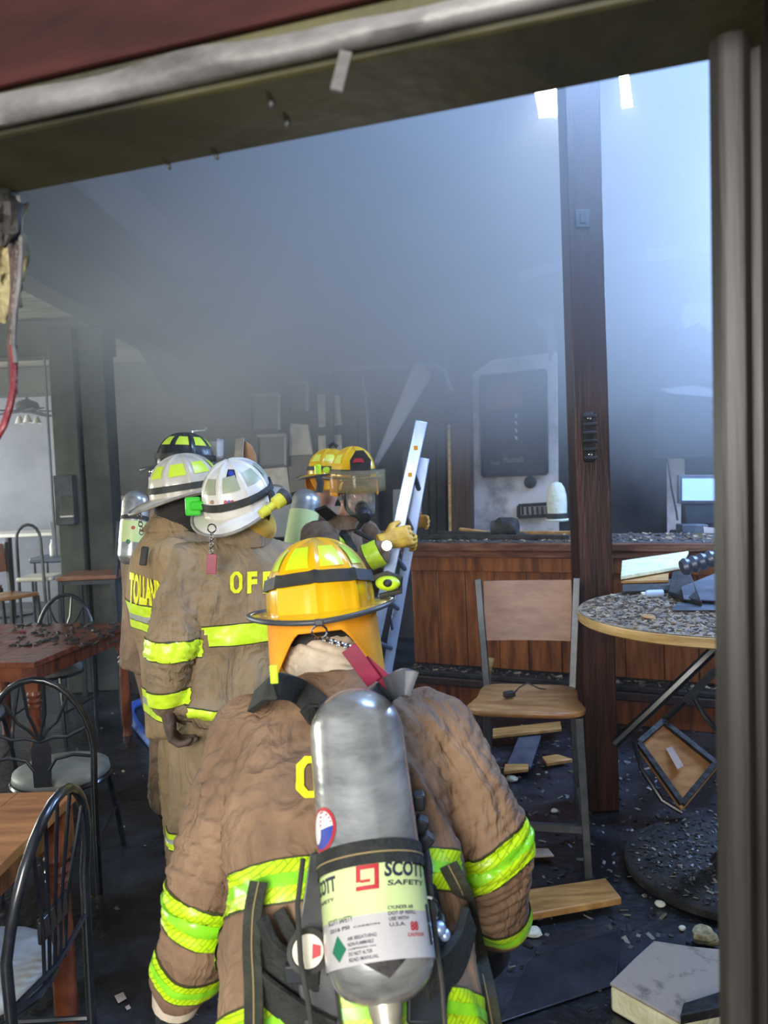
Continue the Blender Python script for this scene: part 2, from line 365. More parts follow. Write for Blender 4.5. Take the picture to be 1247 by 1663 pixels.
# side wall of the left room with the bright window in it
wl = MB(); wl.box((-8.0, 7.6, .45), (.15, 9.0, .9)); wl.box((-8.0, 7.6, 2.95), (.15, 9.0, .5)); wl.box((-8.0, 3.7, 1.8), (.15, 1.3, 1.8)); wl.box((-8.0, 7.4, 1.8), (.15, 1.6, 1.8)); wl.box((-8.0, 11.3, 1.8), (.15, 1.6, 1.8))
struct('wall_left', wl, m_far, smooth=0)
w4 = struct('window_4', MB().box((-8.0, 5.5, 1.8), (.03, 2.2, 1.8)), m_windowpane, smooth=0)  # unseen window added to light the ceiling boards
for yy in (4.4, 5.5, 6.6): struct('window_frame', MB().box((-7.95, yy, 1.8), (.08, .06, 1.8)), m_far, parent=w4)
w1 = struct('window_1', MB().box((-8.0, 9.4, 1.8), (.03, 2.2, 1.8)), m_windowpane, smooth=0)
for yy in (8.35, 9.4, 10.45): struct('window_frame', MB().box((-7.95, yy, 1.8), (.08, .06, 1.8)), m_far, parent=w1)
# roof slope of the main room with the two skylights
def roofz(y): return 5.55 - .34 * (y - 1.2)
rz0, rz1 = roofz(1.2), roofz(10.5)
sk = [( (855, 128), (912, 120), (913, 190), (868, 194)), ((994, 110), (1028, 104), (1037, 174), (1001, 179))]
rn = V((0, .34, 1)).normalized(); rp = V((0, 1.2, 5.55))
roof = struct('ceiling', MB().prism([(-2.5, 1.2, rz0), (5.3, 1.2, rz0), (5.3, 10.5, rz1), (-2.5, 10.5, rz1)], (0, 0, .15)), m_ceil, smooth=0)
for i, q in enumerate(sk):
    pts = [Ppl(x, y, rp - rn * .03, rn) for x, y in q]
    w = struct('window_%d' % (i + 2), MB().prism(pts, -rn * .02), m_pane, smooth=0)
    fr = MB()
    for a in range(4): fr.bar(pts[a] - rn * .01, pts[(a + 1) % 4] - rn * .01, .03, .07, rn)
    struct('window_frame', fr, m_beam, parent=w)
struct('wall_upper_left', MB().box((-2.45, 5.8, 4.35), (.1, 9.4, 2.3)), m_ceil, smooth=0)
# left room ceiling: boards between beams
cl = struct('ceiling_left', MB().box((-5.2, 6.7, 3.22), (5.7, 10.8, .06)), m_beam, smooth=0)
y = 1.5; k = 0
while y < 11.9:
    o = mk('ceiling_board', MB().box((-5.2, y + .09, 3.17 - .006 * (k % 2)), (5.6, .172, .035)), m_plank if y < 9.4 else m_pinkplank, cl); y += .185; k += 1
gb = MB().box((-2.22, 6.0, 3.22), (.22, 6.2, .42))
struct('trim_1', gb, m_beam, bevel=.01)
struct('trim_2', MB().box((-5.1, 6.95, 2.98), (5.6, .25, .3)), m_beam, bevel=.01)
struct('trim_3', MB().box((-5.1, 9.55, 2.97), (5.6, .25, .32)), m_beam, bevel=.01)
struct('trim_4', MB().bar(P(20, 200, 3.8), P(330, 475, 8.0), .3, .35), m_beam, bevel=.01)
# pillar by the passage on the left
pl = P(92, 800, 6.5); prr = P(178, 800, 6.5)
pil = struct('trim_5', MB().box((pl.x + .1, 6.6, 1.5), (.20, .22, 3.0)).box((pl.x + .33, 6.66, 1.5), (.2, .26, 3.0)), m_post if False else m_beam, bevel=.008)
struct('trim_6', MB().box((pl.x - .01, 6.44, 1.95), (.012, .02, 1.6)), m_far)
eb = thing('electrical_box', P(107, 850, 6.4), 'dark electrical box fixed to the pillar by the bright side room', 'electrical box')
mk('housing', MB().box(P(107, 812, 6.42), (.15, .10, .40)), m_plastic, eb, bevel=.006)
mk('cover', MB().prism([P(98, 806, 6.34), P(118, 806, 6.34), P(120, 836, 6.30), P(97, 838, 6.30)], (0, .03, 0)), m_beam, eb, bevel=.004)
mk('clip', MB().box(P(109, 838, 6.33), (.10, .03, .02)), m_whitetop, eb)

# main post in front of the bar
pc = Pz(979, 1318, 0); pc = V((pc.x, pc.y + .08, 0))
struct('trim_7', MB().box((pc.x, pc.y, 2.35), (.165, .165, 4.7)), m_post, bevel=.006)
br = thing('wall_bracket', P(956, 752, pc.y - .10), 'charred ribbed bracket screwed to the tall brown post', 'bracket')
zz = P(956, 710, pc.y - .09)
mk('bracket_plate', MB().box(zz, (.055, .03, .24)), m_char, br, bevel=.01)
for k in range(6): mk('bracket_rib', MB().box(zz + V((0, -.02, -.10 + k * .04)), (.066, .02, .016)), m_char, br, bevel=.004)
for s in (-.083, .09): mk('screw', MB().lathe([(.001, 0), (.009, 0), (.009, .006), (.001, .008)], 10, Matrix.Translation(zz + V((0, -.018, s))) @ Matrix.Rotation(pi / 2, 4, 'X')), m_chrome, br)
so = P(946, 355, pc.y - .088)
ox = solo('outlet_plate', MB().box(so, (.07, .012, .085)).box(so + V((0, -.008, 0)), (.03, .01, .05)), m_steel, 'small pale square plate high on the tall post, in blue smoke', 'plate', bevel=.004)

# header and door frame round the photographer's view
n0, n1, n2 = Pz(-160, 255, 2.12), Pz(600, 78, 2.12), Pz(1240, -45, 2.12)
f0, f2 = Pz(-160, 352, 2.12), Pz(1240, 85, 2.12)
struct('door_1', MB().prism([n0, n2, f2, f0], (0, 0, .35)), m_header, smooth=0, bevel=.006)
dl = (n2 - n0).normalized()
struct('wall_front_upper', MB().prism([n0 - dl * 9 + UP * .36, n2 + dl * 5 + UP * .36, n2 + dl * 5 + UP * 3.5, n0 - dl * 9 + UP * 3.5], V((dl.y, -dl.x, 0)) * -.15), m_soot, smooth=0)
hn = V((n2 - n0).cross(UP)).normalized(); hn = hn if hn.y < 0 else -hn
struct('trim_8', MB().prism([n0 + hn * .012 + UP * .05, n2 + hn * .012 + UP * .05, n2 + hn * .012 + UP * .5, n0 + hn * .012 + UP * .5], -hn * .03), m_redboard, smooth=0, bevel=.004)
st = MB(); rings = []
for i in range(61):
    t = i / 60; p = n0.lerp(n2, t) + hn * .016; hgt = .036 * (1 - .55 * t) ; wv = .004 * math.sin(t * 17) + .006 * noise.noise(V((t * 9, 0, 3)))
    th = .003 + .002 * math.sin(t * 31)
    rings.append([p + UP * (wv * .3 + .004), p + UP * (wv * .6 + hgt * .5) + hn * (th + .005), p + UP * (wv + hgt + .006) + hn * th, p + UP * (wv + hgt) - hn * .01, p + UP * (.006) - hn * .012])
st.loft(rings)
struct('trim_9', st, m_strip, smooth=70)
solo('hanging_splinter', MB().bar(Pz(562, 85, 2.115), Pz(546, 148, 2.075), .012, .004), m_strip, 'short pale splinter stuck under the dark header beam', 'splinter')
for i, (x, yy) in enumerate(((352, 254), (274, 270), (467, 200), (441, 168))):
    solo('water_drop', MB().ell(Pz(x, yy, 2.118), .0038, .0038, .005, n=8), m_plastic, 'water drop hanging under the dark header, %s' % ['largest, at its lower edge', 'lower edge, left of the largest', 'on the olive patch, rightmost', 'on the olive patch, upper one'][i], 'water drop', 'drops under the header')
jx = P(1152, 830, .80)
j = MB()
prof = [(0, .02), (.004, .006), (.012, 0), (.024, -.002), (.034, .004), (.038, .012), (.040, .03), (.048, .034), (.056, .03), (.058, .012), (.060, -.03), (.066, -.04), (.3, -.05), (.3, .12), (.055, .12)]
jt0 = P(1136, 100, .82); jb0 = P(1170, 1663, .78)
struct('door_frame', MB().loft([[V((jt0.x + (jb0.x - jt0.x) * t + .013 + a, .80 + b, z)) for a, b in prof] for t, z in ((-.03, 2.5), (1.55, 0))]), m_jamb, smooth=35)
COL.objects['door_frame'].name = 'trim_10'
struct('trim_11', MB().box((jx.x + .16, .70, 1.25), (.20, .08, 2.5)), m_jamb2, bevel=.012)
struct('wall_front', MB().box((jx.x + .95, .86, 1.7), (1.2, .15, 3.4)), m_soot, smooth=0)

# panels, patches and soffits left on the back wall
def wpan(name, pts, m, t=.03, parent=None, label=None, off=0):
    o = mk(name, MB().prism([Wp(x, y, off) for x, y in pts], -VV * t), m, parent or back, smooth=0)
    if label: o['label'] = label
    return o
wpan('wall_panel', [(762, 612), (800, 585), (905, 572), (908, 875), (768, 880)], m_white, .03, label='pale smoke-stained plaster panel behind the bar')
wpan('wall_panel', [(517, 640), (552, 642), (557, 690), (520, 694)], m_cream); wpan('wall_panel', [(519, 708), (556, 706), (559, 765), (520, 768)], m_cream)
wpan('wall_panel', [(474, 688), (502, 690), (510, 738), (472, 740)], m_cream); wpan('wall_panel', [(428, 762), (468, 758), (474, 806), (434, 812)], m_cream)
wpan('wall_panel', [(440, 812), (520, 806), (520, 870), (440, 872)], m_far); wpan('wall_panel', [(640, 795), (690, 792), (690, 850), (640, 852)], m_far)
wpan('wall_panel', [(470, 742), (520, 738), (522, 792), (474, 800)], m_wains, .035); wpan('wall_panel', [(655, 730), (694, 728), (696, 790), (657, 792)], m_wains, .035)
wpan('wall_panel', [(523, 770), (560, 768), (562, 800), (524, 800)], m_wains, .035)
for i, (a, b_, c, d) in enumerate(((408, 642, 454, 700), (470, 622, 500, 670), (418, 708, 464, 758))):
    bd = thing('notice_board', Wp((a + c) / 2, d, .03), ['tall dark notice board, leftmost on the back wall', 'small dark notice board, topmost of the three on the back wall', 'square dark notice board, lowest on the back wall'][i], 'notice board', 'dark boards on the back wall')
    wpan('board_face', [(a, b_), (c, b_ - 2), (c, d - 2), (a, d)], m_board, .03, bd, off=.035)
    for p, q in (((a, b_), (c, b_ - 2)), ((c, b_ - 2), (c, d - 2)), ((c, d - 2), (a, d)), ((a, d), (a, b_))):
        mk('frame_rail', MB().bar(Wp(*p, .07), Wp(*q, .07), .03, .03, VV), m_far if q == (c, d - 2) or p == (a, b_) else m_char, bd)
# dark door-like panels and studs
for x in (535, 575, 588, 605, 690, 700, 715): mk('wall_stud', MB().bar(Wp(x, 560, .04), Wp(x + 4, 900, .04), .09, .05, U), m_soot, back)
mk('wall_stud', MB().bar(Wp(732, 690, .12), Wp(734, 870, .12), .045, .06, U), m_pine, back)['label'] = 'pale bare wooden stud'
mk('wall_stud', MB().bar(Wp(748, 560, .14), Wp(752, 880, .14), .20, .10, U), m_post, back)
mk('shelf_block', MB().box(Wp(742, 665, .22), (.24, .12, .24)), m_char, back)
for x, yy in ((733, 661), (741, 661), (749, 660)): mk('shelf_slot', MB().box(Wp(x, yy, .30), (.02, .04, .07)), m_soot, back)
mk('hood_edge', MB().tube([Wp(520, 603, .3), Wp(600, 596, .3), (Wp(705, 592, .3)), Wp(722, 603, .3), Wp(733, 635, .3)], .02, 6), m_far, back)
mk('conduit', MB().tube([Wp(589, 615, .12), Wp(596, 660, .12), Wp(600, 745, .12)], .018, 6), m_far, back)
# torn lining up the roof slope
def roofpan(pts, m, off=.04):
    return mk('ceiling_panel', MB().prism([Ppl(x, y, rp - rn * off, rn) for x, y in pts], -rn * .02), m, roof, smooth=0)
def wallhi(pts, m, off=.05): return mk('wall_panel', MB().prism([Wp(x, y, off) for x, y in pts], -VV * .02), m, back, smooth=0)
wallhi([(1052, 404), (1106, 400), (1110, 420), (1052, 427)], m_far, .9); wallhi([(1136, 395), (1180, 390), (1180, 415), (1138, 416)], m_far, .9)
wallhi([(1112, 494), (1160, 490), (1160, 545), (1135, 525), (1114, 535), (1105, 520)], m_far, .6)
wallhi([(840, 442), (916, 424), (918, 440), (880, 448), (845, 462)], m_far, .5)
wallhi([(862, 520), (895, 510), (905, 560), (893, 590), (888, 540)], m_far, .3)
wallhi([(628, 462), (668, 445), (688, 455), (692, 478), (640, 482), (626, 490)], m_box, .3)
wallhi([(1072, 632), (1125, 626), (1160, 632), (1160, 645), (1090, 640)], m_far, .5)
# hidden kitchen end at the right
wpan('wall_panel', [(1083, 740), (1112, 745), (1112, 875), (1084, 875)], m_white, .03, label='pale strip of wall by the till')
wpan('wall_panel', [(1068, 640), (1200, 636), (1200, 740), (1068, 745)], m_soot, .25)

# menu board on the plaster
mbd = thing('menu_board', Wp(835, 772, .04), 'large dark framed menu board hung on the pale plaster behind the bar', 'menu board')
wpan('slate', [(783, 614), (885, 603), (887, 768), (785, 772)], m_board, .02, mbd, off=.035)
wpan('scorched_sheet', [(790, 625), (846, 618), (848, 660), (790, 668)], m_boardred, .008, mbd, off=.058)['label'] = 'scorched reddish sheet'
for p, q in (((781, 612), (886, 601)), ((886, 601), (888, 769)), ((888, 769), (784, 773)), ((784, 773), (781, 612))):
    mk('frame_rail', MB().bar(Wp(*p, .07), Wp(*q, .07), .035, .03, VV), m_char, mbd, bevel=.004)
for (x0, y0, x1, y1) in ((787, 675, 828, 670), (787, 686, 829, 683), (788, 698, 828, 695), (788, 710, 826, 708), (790, 720, 815, 720)):
    mk('slat', MB().bar(Wp(x0, y0, .062), Wp(x1, y1, .062), .05, .012, UP), m_board, mbd)
for k in range(4): mk('price_mark', MB().bar(Wp(837, 672 + k * 12, .06), Wp(839, 678 + k * 12, .06), .02, .004, U), m_silver, mbd)
kn = solo('round_fitting', MB().lathe([(.001, 0), (.055, 0), (.06, .03), (.03, .05), (.001, .05)], 18, Matrix.Translation(Wp(862, 783, .04)) @ VV.to_track_quat('-Z', 'Y').to_matrix().to_4x4()), m_char, 'round dark knob on the plaster just below the menu board', 'wall fitting')
oh = thing('utensil_rack', Wp(868, 838, .05), 'dark slotted rack fixed low on the pale plaster behind the bar', 'rack')
for (p, q) in (((842, 821), (893, 818)), ((893, 818), (893, 837)), ((893, 837), (842, 840)), ((842, 840), (842, 821))): mk('rack_rail', MB().bar(Wp(*p, .06), Wp(*q, .06), .02, .03, VV), m_char, oh)
for k in range(6): mk('hook', MB().bar(Wp(848 + k * 8, 823, .07), Wp(849 + k * 8, 836, .07), .018, .015, VV), m_char, oh)
tb = Wp(905, 846, .45)
dm = thing('dome_tub', tb, 'pale dome-topped tub with a dark band, behind the bar beside the post', 'tub')
mk('dome', MB().lathe([(.085, 0), (.088, .1), (.086, .17), (.07, .24), (.045, .28), (.001, .295)], 24, Matrix.Translation(tb + UP * .055)), m_foam, dm)
mk('band', MB().lathe([(.092, 0), (.094, .03), (.092, .05)], 24, Matrix.Translation(tb + UP * .02)), m_rubber, dm)
mk('rim', MB().lathe([(.095, 0), (.10, .01), (.095, .022)], 24, Matrix.Translation(tb)), m_foam, dm)

# writing helper ------------------------------------------------------------
def text_geo(body, cell=.15, bold=.0):
    cu_ = bpy.data.curves.new('t', 'FONT'); cu_.body = body; cu_.size = 1; cu_.offset = bold; cu_.resolution_u = 3
    o = bpy.data.objects.new('t', cu_); COL.objects.link(o)
    dg = bpy.context.evaluated_depsgraph_get(); me = bpy.data.meshes.new_from_object(o.evaluated_get(dg))
    COL.objects.unlink(o); bpy.data.objects.remove(o)
    bm = bmesh.new(); bm.from_mesh(me)
    xs = [v.co.x for v in bm.verts]; ys = [v.co.y for v in bm.verts]
    x0, x1, y0, y1 = min(xs), max(xs), min(ys), max(ys)
    n = max(2, int((x1 - x0) / cell))
    for i in range(1, n): bmesh.ops.bisect_plane(bm, geom=bm.verts[:] + bm.edges[:] + bm.faces[:], plane_co=(x0 + (x1 - x0) * i / n, 0, 0), plane_no=(1, 0, 0))
    for i in range(1, 4): bmesh.ops.bisect_plane(bm, geom=bm.verts[:] + bm.edges[:] + bm.faces[:], plane_co=(0, y0 + (y1 - y0) * i / 4, 0), plane_no=(0, 1, 0))
    vs = [((v.co.x - x0) / (x1 - x0), (v.co.y - y0) / (y1 - y0)) for v in bm.verts]; bm.verts.index_update()
    fs = [tuple(v.index for v in f.verts) for f in bm.faces]
    bm.free(); bpy.data.meshes.remove(me); return vs, fs
def mapped(name, uvf, fn, m, parent):
    vs, fs = uvf; pts = [fn(u, v) for u, v in vs]
    fs = [f for f in fs if all(pts[i] is not None for i in f)]
    me = bpy.data.meshes.new(name); off = wloc(parent)
    me.from_pydata([tuple((p if p is not None else off) - off) for p in pts], [], fs); me.materials.append(m)
    o = bpy.data.objects.new(name, me); COL.objects.link(o); o.parent = parent; return o
def quadmap(q):
    def f(u, v):
        b_ = V(q[0]).lerp(V(q[1]), u); t = V(q[3]).lerp(V(q[2]), u); p = b_.lerp(t, v); return p.x, p.y
    return f
def bvh_of(o):
    off = wloc(o); me = o.data
    return BVHTree.FromPolygons([v.co + off for v in me.vertices], [tuple(p.vertices) for p in me.polygons])
def decal(src, name, uvf, q, m, off=.004, bvh=None):
    bt = bvh or bvh_of(src); qm = quadmap(q)
    def fn(u, v):
        px, py = qm(u, v); h = bt.ray_cast(CAM, ray(px, py))
        return None if h[0] is None else h[0] + (h[1] if h[1].dot(ray(px, py)) < 0 else -h[1]) * off
    return mapped(name, uvf, fn, m, src)
mapped('lettering', text_geo('Mocktails', .3), (lambda u, v: Wp(818 + 32 * u, 752 - 2 * u - 9 * v, .064)), m_chalk, mbd)
mapped('lettering', text_geo('Soup', .3), (lambda u, v: Wp(797 + 14 * u, 757 - 9 * v, .064)), m_chalk, mbd)

# ------------------------------------------------------------------ the bar
bar_o = b1.copy(); bar_o.z = 0
def BP(u, v, z): return bar_o + U * u + VV * v + UP * z
bar = thing('bar_counter', BP(2.2, .3, 0), 'long wooden bar counter with panelled front and a moulded edge', 'bar counter')
def bbox(mb, u0, u1, v0, v1, z0, z1): return mb.prism([BP(u0, v0, z0), BP(u1, v0, z0), BP(u1, v1, z0), BP(u0, v1, z0)], UP * (z1 - z0))
mk('top', bbox(MB(), -.05, 4.6, -.06, .62, 1.165, 1.2), m_bartop, bar, bevel=.006)
mk('edge_moulding', bbox(MB(), -.06, 4.6, -.09, -.055, 1.135, 1.195), m_bartrim, bar, bevel=.012)
mk('edge_moulding', bbox(MB(), -.05, 4.6, -.07, -.03, 1.09, 1.135), m_bartrim, bar, bevel=.008)
mk('frieze', bbox(MB(), -.02, 4.6, -.045, 0, .99, 1.09), m_barwood, bar, bevel=.004)
mk('carcass', bbox(MB(), 0, 4.6, .02, .58, 0, 1.165), m_char, bar)
k = 0; u_ = 0.0
while u_ < 4.5:
    w_ = .20 + .05 * ((k * 37) % 5) / 5
    mk('panel_board', bbox(MB(), u_ + .002, u_ + w_ - .002, -.012 - .003 * (k % 2), .025, .30, .99), m_barwood, bar, bevel=.004); u_ += w_; k += 1
mk('foot_ledge', bbox(MB(), 0, 4.6, -.14, .02, .24, .28), m_char, bar, bevel=.01)
mk('ledge_moulding', bbox(MB(), 0, 4.6, -.145, -.10, .18, .24), m_wains, bar, bevel=.01)
mk('plinth', bbox(MB(), 0, 4.6, -.06, .02, 0, .24), m_barwood, bar, bevel=.004)
def flakes(n, sampler, smin, smax, thick=.3, lift=0):
    mb = MB()
    for i in range(n):
        p = sampler(); s = random.uniform(smin, smax); a = random.uniform(0, pi); l = s * random.uniform(1, 2.6)
        R = Matrix.Rotation(a, 3, 'Z') @ Matrix.Rotation(random.uniform(-.5, .5), 3, 'X') @ Matrix.Rotation(random.uniform(-.4, .4), 3, 'Y')
        mb.box(V(p) + UP * (s * thick * .5 + lift), (l, s, s * thick), R)
    return mb
R_ = random.uniform
tagp(solo('debris', flakes(900, lambda: BP(R_(0, 3.0), R_(-.03, .58), 1.2), .006, .022), m_chips, 'loose charred flakes strewn along the bar top', 'debris'), kind='stuff')
tagp(solo('debris', flakes(260, lambda: BP(R_(0, 3.0), R_(-.12, 0), .28), .006, .02), m_chips, 'flakes strewn on the foot ledge of the bar', 'debris'), kind='stuff')
# sticks and burnt fitting on the bar
solo('charred_lath', MB().bar(BP(.05, .42, 1.225), BP(.50, .40, 1.217), .05, .03), m_char, 'charred lath lying along the bar top behind the burnt motor', 'lath', 'laths on the bar', bevel=.004)
solo('charred_lath', MB().bar(BP(.02, .14, 1.22), BP(1.15, .08, 1.222), .035, .03), m_char, 'long black lath lying on the bar top from ladder to post', 'lath', 'laths on the bar', bevel=.004)
solo('scorched_stick', MB().bar(BP(.2, .50, 1.25), BP(.45, .46, 1.222), .03, .02), m_plankw, 'orange split stick lying left of the burnt motor on the bar', 'stick', bevel=.003)
solo('scorched_stick', MB().bar(BP(.62, .55, 1.215), BP(1.2, .50, 1.215), .03, .025), m_plankw, 'orange-brown batten on the bar top between motor and post', 'stick', bevel=.003)
mo = BP(.66, .28, 1.2)
mt = thing('burnt_motor', mo, 'burnt round motor housing sitting on the bar top', 'motor')
Ra = Matrix.Translation(mo + UP * .075) @ U.to_track_quat('Z', 'Y').to_matrix().to_4x4()
mk('housing', MB().lathe([(.001, -.09), (.06, -.09), (.075, -.07), (.075, .04), (.06, .07), (.001, .08)], 20, Ra), m_char, mt)
mk('end_cap', MB().lathe([(.04, -.12), (.055, -.12), (.055, -.09), (.04, -.085)], 18, Ra), m_plastic, mt)
mk('bracket', MB().box(mo + V((.02, 0, .02)), (.2, .10, .03)), m_char, mt, bevel=.005)

# till and back counter behind the right part of the bar
tc_ = Wp(1135, 830, .5); 
ct = struct('trim_12', MB().prism([V((tc_.x - .25, tc_.y, 0)), V((tc_.x + 1.2, tc_.y - .4, 0)), V((tc_.x + 1.3, tc_.y + .15, 0)), V((tc_.x - .1, tc_.y + .4, 0))], UP * 1.12), m_soot, bevel=.01)
mn = thing('till_monitor', V((tc_.x + .1, tc_.y + .1, 1.12)), 'small lit till screen behind the right end of the bar', 'monitor')
def q4(px0, py0, px1, py1, Y): return [P(px0, py1, Y), P(px1, py1, Y), P(px1, py0, Y), P(px0, py0, Y)]
Yt = tc_.y + .05
mk('casing', MB().prism(q4(1102, 771, 1180, 818, Yt), (0, .05, 0)), m_slate, mn, bevel=.006)
mk('screen', MB().prism(q4(1108, 777, 1174, 813, Yt - .012), (0, .01, 0)), m_screen, mn)
mk('stand', MB().prism(q4(1114, 818, 1176, 852, Yt + .02), (0, .12, 0)), m_board, mn, bevel=.01)
solo('receipt_printer', MB().prism(q4(1108, 852, 1150, 866, Yt - .15), (0, .15, 0)), m_slate, 'small blue-grey box under the lit till screen', 'printer', bevel=.006)
solo('torn_card', MB().prism([P(1142, 855, Yt - .25), P(1165, 858, Yt - .2), P(1166, 872, Yt - .2), P(1144, 868, Yt - .25)], (0, .01, 0)), m_box, 'scrap of tan card beside the till at the bar', 'card')
solo('cable', MB().tube([P(1084, 745, Yt), P(1090, 790, Yt), P(1098, 830, Yt), P(1100, 845, Yt)], .008, 6), m_rubber, 'black cable running down the wall left of the till', 'cable')

# ------------------------------------------------------------------ furniture right
def make_stool():
    t = thing('bar_stool', (0, 0, 0), '', 'stool')
    w2 = .225; d = .42; zs = .72
    # local: front edge y=0 towards camera, back y=d
    seat = MB(); rings = []
    outl = []
    for k in range(28):
        a = 2 * pi * k / 28; co, si = math.cos(a), math.sin(a); e = .35
        x = math.copysign(abs(co) ** e, co) * (.245 if si < 0 else .215); yv = math.copysign(abs(si) ** e, si) * .215 + .2
        outl.append((x, yv))
    for sc, z in ((.96, zs - .028), (1.0, zs - .02), (1.0, zs - .006), (.97, zs)):
        rings.append([V((x * sc, (yv - .2) * sc + .2, z)) for x, yv in outl])
    rings.append([V((x * .5, (yv - .2) * .5 + .2, zs - .006)) for x, yv in outl])
    mk('seat', seat.loft(rings), m_oak, t, smooth=50)
    for s in (-1, 1):
        mk('leg', MB().bar((s * .215, .03, zs - .03), (s * .235, .0, 0), .032, .032), m_steel, t, bevel=.003)
        mk('leg', MB().bar((s * .19, .40, zs - .03), (s * .21, .44, 0), .032, .032), m_steel, t, bevel=.003)
        mk('back_post', MB().bar((s * .19, .40, zs - .03), (s * .225, .50, zs + .47), .032, .04, (1, 0, 0)), m_steel, t, bevel=.003)
        mk('stretcher', MB().bar((s * .228, .01, .24), (s * .203, .43, .24), .02, .025), m_steel, t)
    mk('footrest', MB().bar((-.228, .01, .24), (.228, .01, .24), .02, .03, (0, 1, 0)), m_steel, t)
    mk('stretcher', MB().bar((-.2, .43, .34), (.2, .43, .34), .02, .02), m_steel, t)
    mk('apron', MB().bar((-.215, .04, zs - .04), (.215, .04, zs - .04), .02, .03), m_steel, t)
    mk('apron', MB().bar((-.19, .39, zs - .04), (.19, .39, zs - .04), .02, .03), m_steel, t)
    bk = MB(); rings = []
    for i in range(9):
        x = -.20 + .05 * i; bow = .018 * (1 - (x / .2) ** 2)
        yb = lambda z: .405 + (z - zs + .03) * .2 + bow
        z0, z1 = zs + .19, zs + .46
        rings.append([V((x, yb(z0), z0)), V((x, yb(z1), z1)), V((x, yb(z1) + .015, z1)), V((x, yb(z0) + .015, z0))])
    mk('backrest', bk.loft(rings), m_oakback, t, smooth=30)
    return t
stool = make_stool()
sf = Pz(865, 1436, 0)
stool.location = (sf.x - .01, sf.y, 0); stool.rotation_euler = (0, 0, math.radians(-13)); stool['label'] = 'tall wooden-seated bar stool standing upright in front of the bar'
sp = P(848, 1118, 3.42); 
pgo = V((sf.x - .04, sf.y + .2, .72))
pg = thing('power_plug', pgo, 'small green-black plug with wire lying on the upright stool seat', 'plug')
mk('plug_body', MB().box(pgo + UP * .014, (.05, .03, .026), Matrix.Rotation(.4, 3, 'Z')), m_char, pg, bevel=.006)
mk('wire', MB().tube([pgo + V(a) for a in ((.02, .01, .014), (.05, .04, .03), (.09, .06, .045), (.14, .05, .02), (.17, .07, .01))], .0035, 6), m_cable, pg)
ax = P(790, 1072, 3.75)
solo('tool_handle', MB().tube([V((ax.x - .02, 3.75, .0)), V((ax.x - .01, 3.74, .5)), V((ax.x, 3.72, ax.z - .05)), V((ax.x + .005, 3.7, ax.z)), V((ax.x + .008, 3.7, ax.z + .02))], [.018, .016, .016, .022, .024], 10), m_plankw if False else m_pine, 'pale wooden tool handle standing behind the upright stool', 'tool handle')
# high round table
tcx, tcy, tr, tz = 1.36, 3.20, .575, 1.10
rt = thing('round_high_table', (tcx, tcy, 0), 'round high table with pale pine edge, covered in fire debris', 'table')
mk('table_top', MB().lathe([(.001, tz - .045), (tr - .01, tz - .045), (tr, tz - .038), (tr, tz - .006), (tr - .004, tz - .003)], 72, Matrix.Translation((tcx, tcy, 0))), m_pine, rt)
mk('laminate', MB().lathe([(.001, tz - .004), (tr - .003, tz - .004), (tr - .003, tz), (.001, tz)], 72, Matrix.Translation((tcx, tcy, 0))), m_tabletop, rt)
mk('pedestal', MB().lathe([(.09, .046), (.08, .06), (.05, .09), (.04, .13), (.04, 1.0), (.15, 1.04), (.15, 1.055)], 24, Matrix.Translation((tcx + .02, tcy, 0))), m_black, rt)
def ondisc(cx_, cy_, r, z):
    def f():
        a = R_(0, 2 * pi); q = r * math.sqrt(R_(0, 1)); return (cx_ + q * math.cos(a), cy_ + q * math.sin(a), z)
    return f
tagp(solo('debris', flakes(2600, ondisc(tcx, tcy, tr - .02, tz), .004, .012), m_chips, 'ash and splinters covering the round high table', 'debris'), kind='stuff')
def slab(name, px4, zs, t, m, label, cat, bevel=.003, group=None):
    pts = [Pz(x, y, z) for (x, y), z in zip(px4, zs)]
    return solo(name, MB().prism(pts, UP * t), m, label, cat, group, bevel=bevel)
slab('insulation_board', [(1008, 942), (1105, 925), (1118, 900), (1010, 916)], [1.14] * 4, .02, m_insul, 'speckled pale insulation board at the back of the round table', 'board')
slab('wood_batten', [(1008, 948), (1085, 946), (1086, 932), (1010, 935)], [1.12] * 4, .014, m_plankw, 'reddish wood batten under the insulation board on the round table', 'batten')
slab('charred_tray', [(1010, 966), (1098, 962), (1095, 945), (1010, 948)], [1.102] * 4, .016, m_char, 'black burnt tray on the round table behind the plastic bottle', 'tray')
bt_ = Pz(1058, 964, 1.121)
bo = thing('plastic_bottle', bt_ - UP * .015, 'small pale blue plastic bottle lying on the round table', 'bottle')
mk('bottle_body', MB().lathe([(.001, -.05), (.016, -.05), (.017, .01), (.014, .025), (.007, .03)], 14, Matrix.Translation(bt_) @ Matrix.Rotation(pi / 2, 4, 'Y') @ Matrix.Rotation(pi, 4, 'X')), mat('pale_blue_plastic', (.50, .62, .85), None, rough=.3), bo)
mk('cap', MB().lathe([(.001, -.008), (.009, -.008), (.009, .008), (.001, .008)], 12, Matrix.Translation(bt_ + V((-.038, 0, 0))) @ Matrix.Rotation(pi / 2, 4, 'Y')), m_paper, bo)
slab('bent_sheet', [(1105, 955), (1110, 975), (1175, 978), (1180, 925)], [1.15, 1.12, 1.12, 1.18], .006, m_slate, 'bent blue-grey metal sheet lying on the round table', 'sheet metal')
slab('bent_sheet', [(1085, 968), (1140, 985), (1118, 930), (1092, 935)], [1.11, 1.11, 1.17, 1.16], .02, m_char, 'black crumpled plate leaning on the blue-grey sheet on the round table', 'sheet metal')
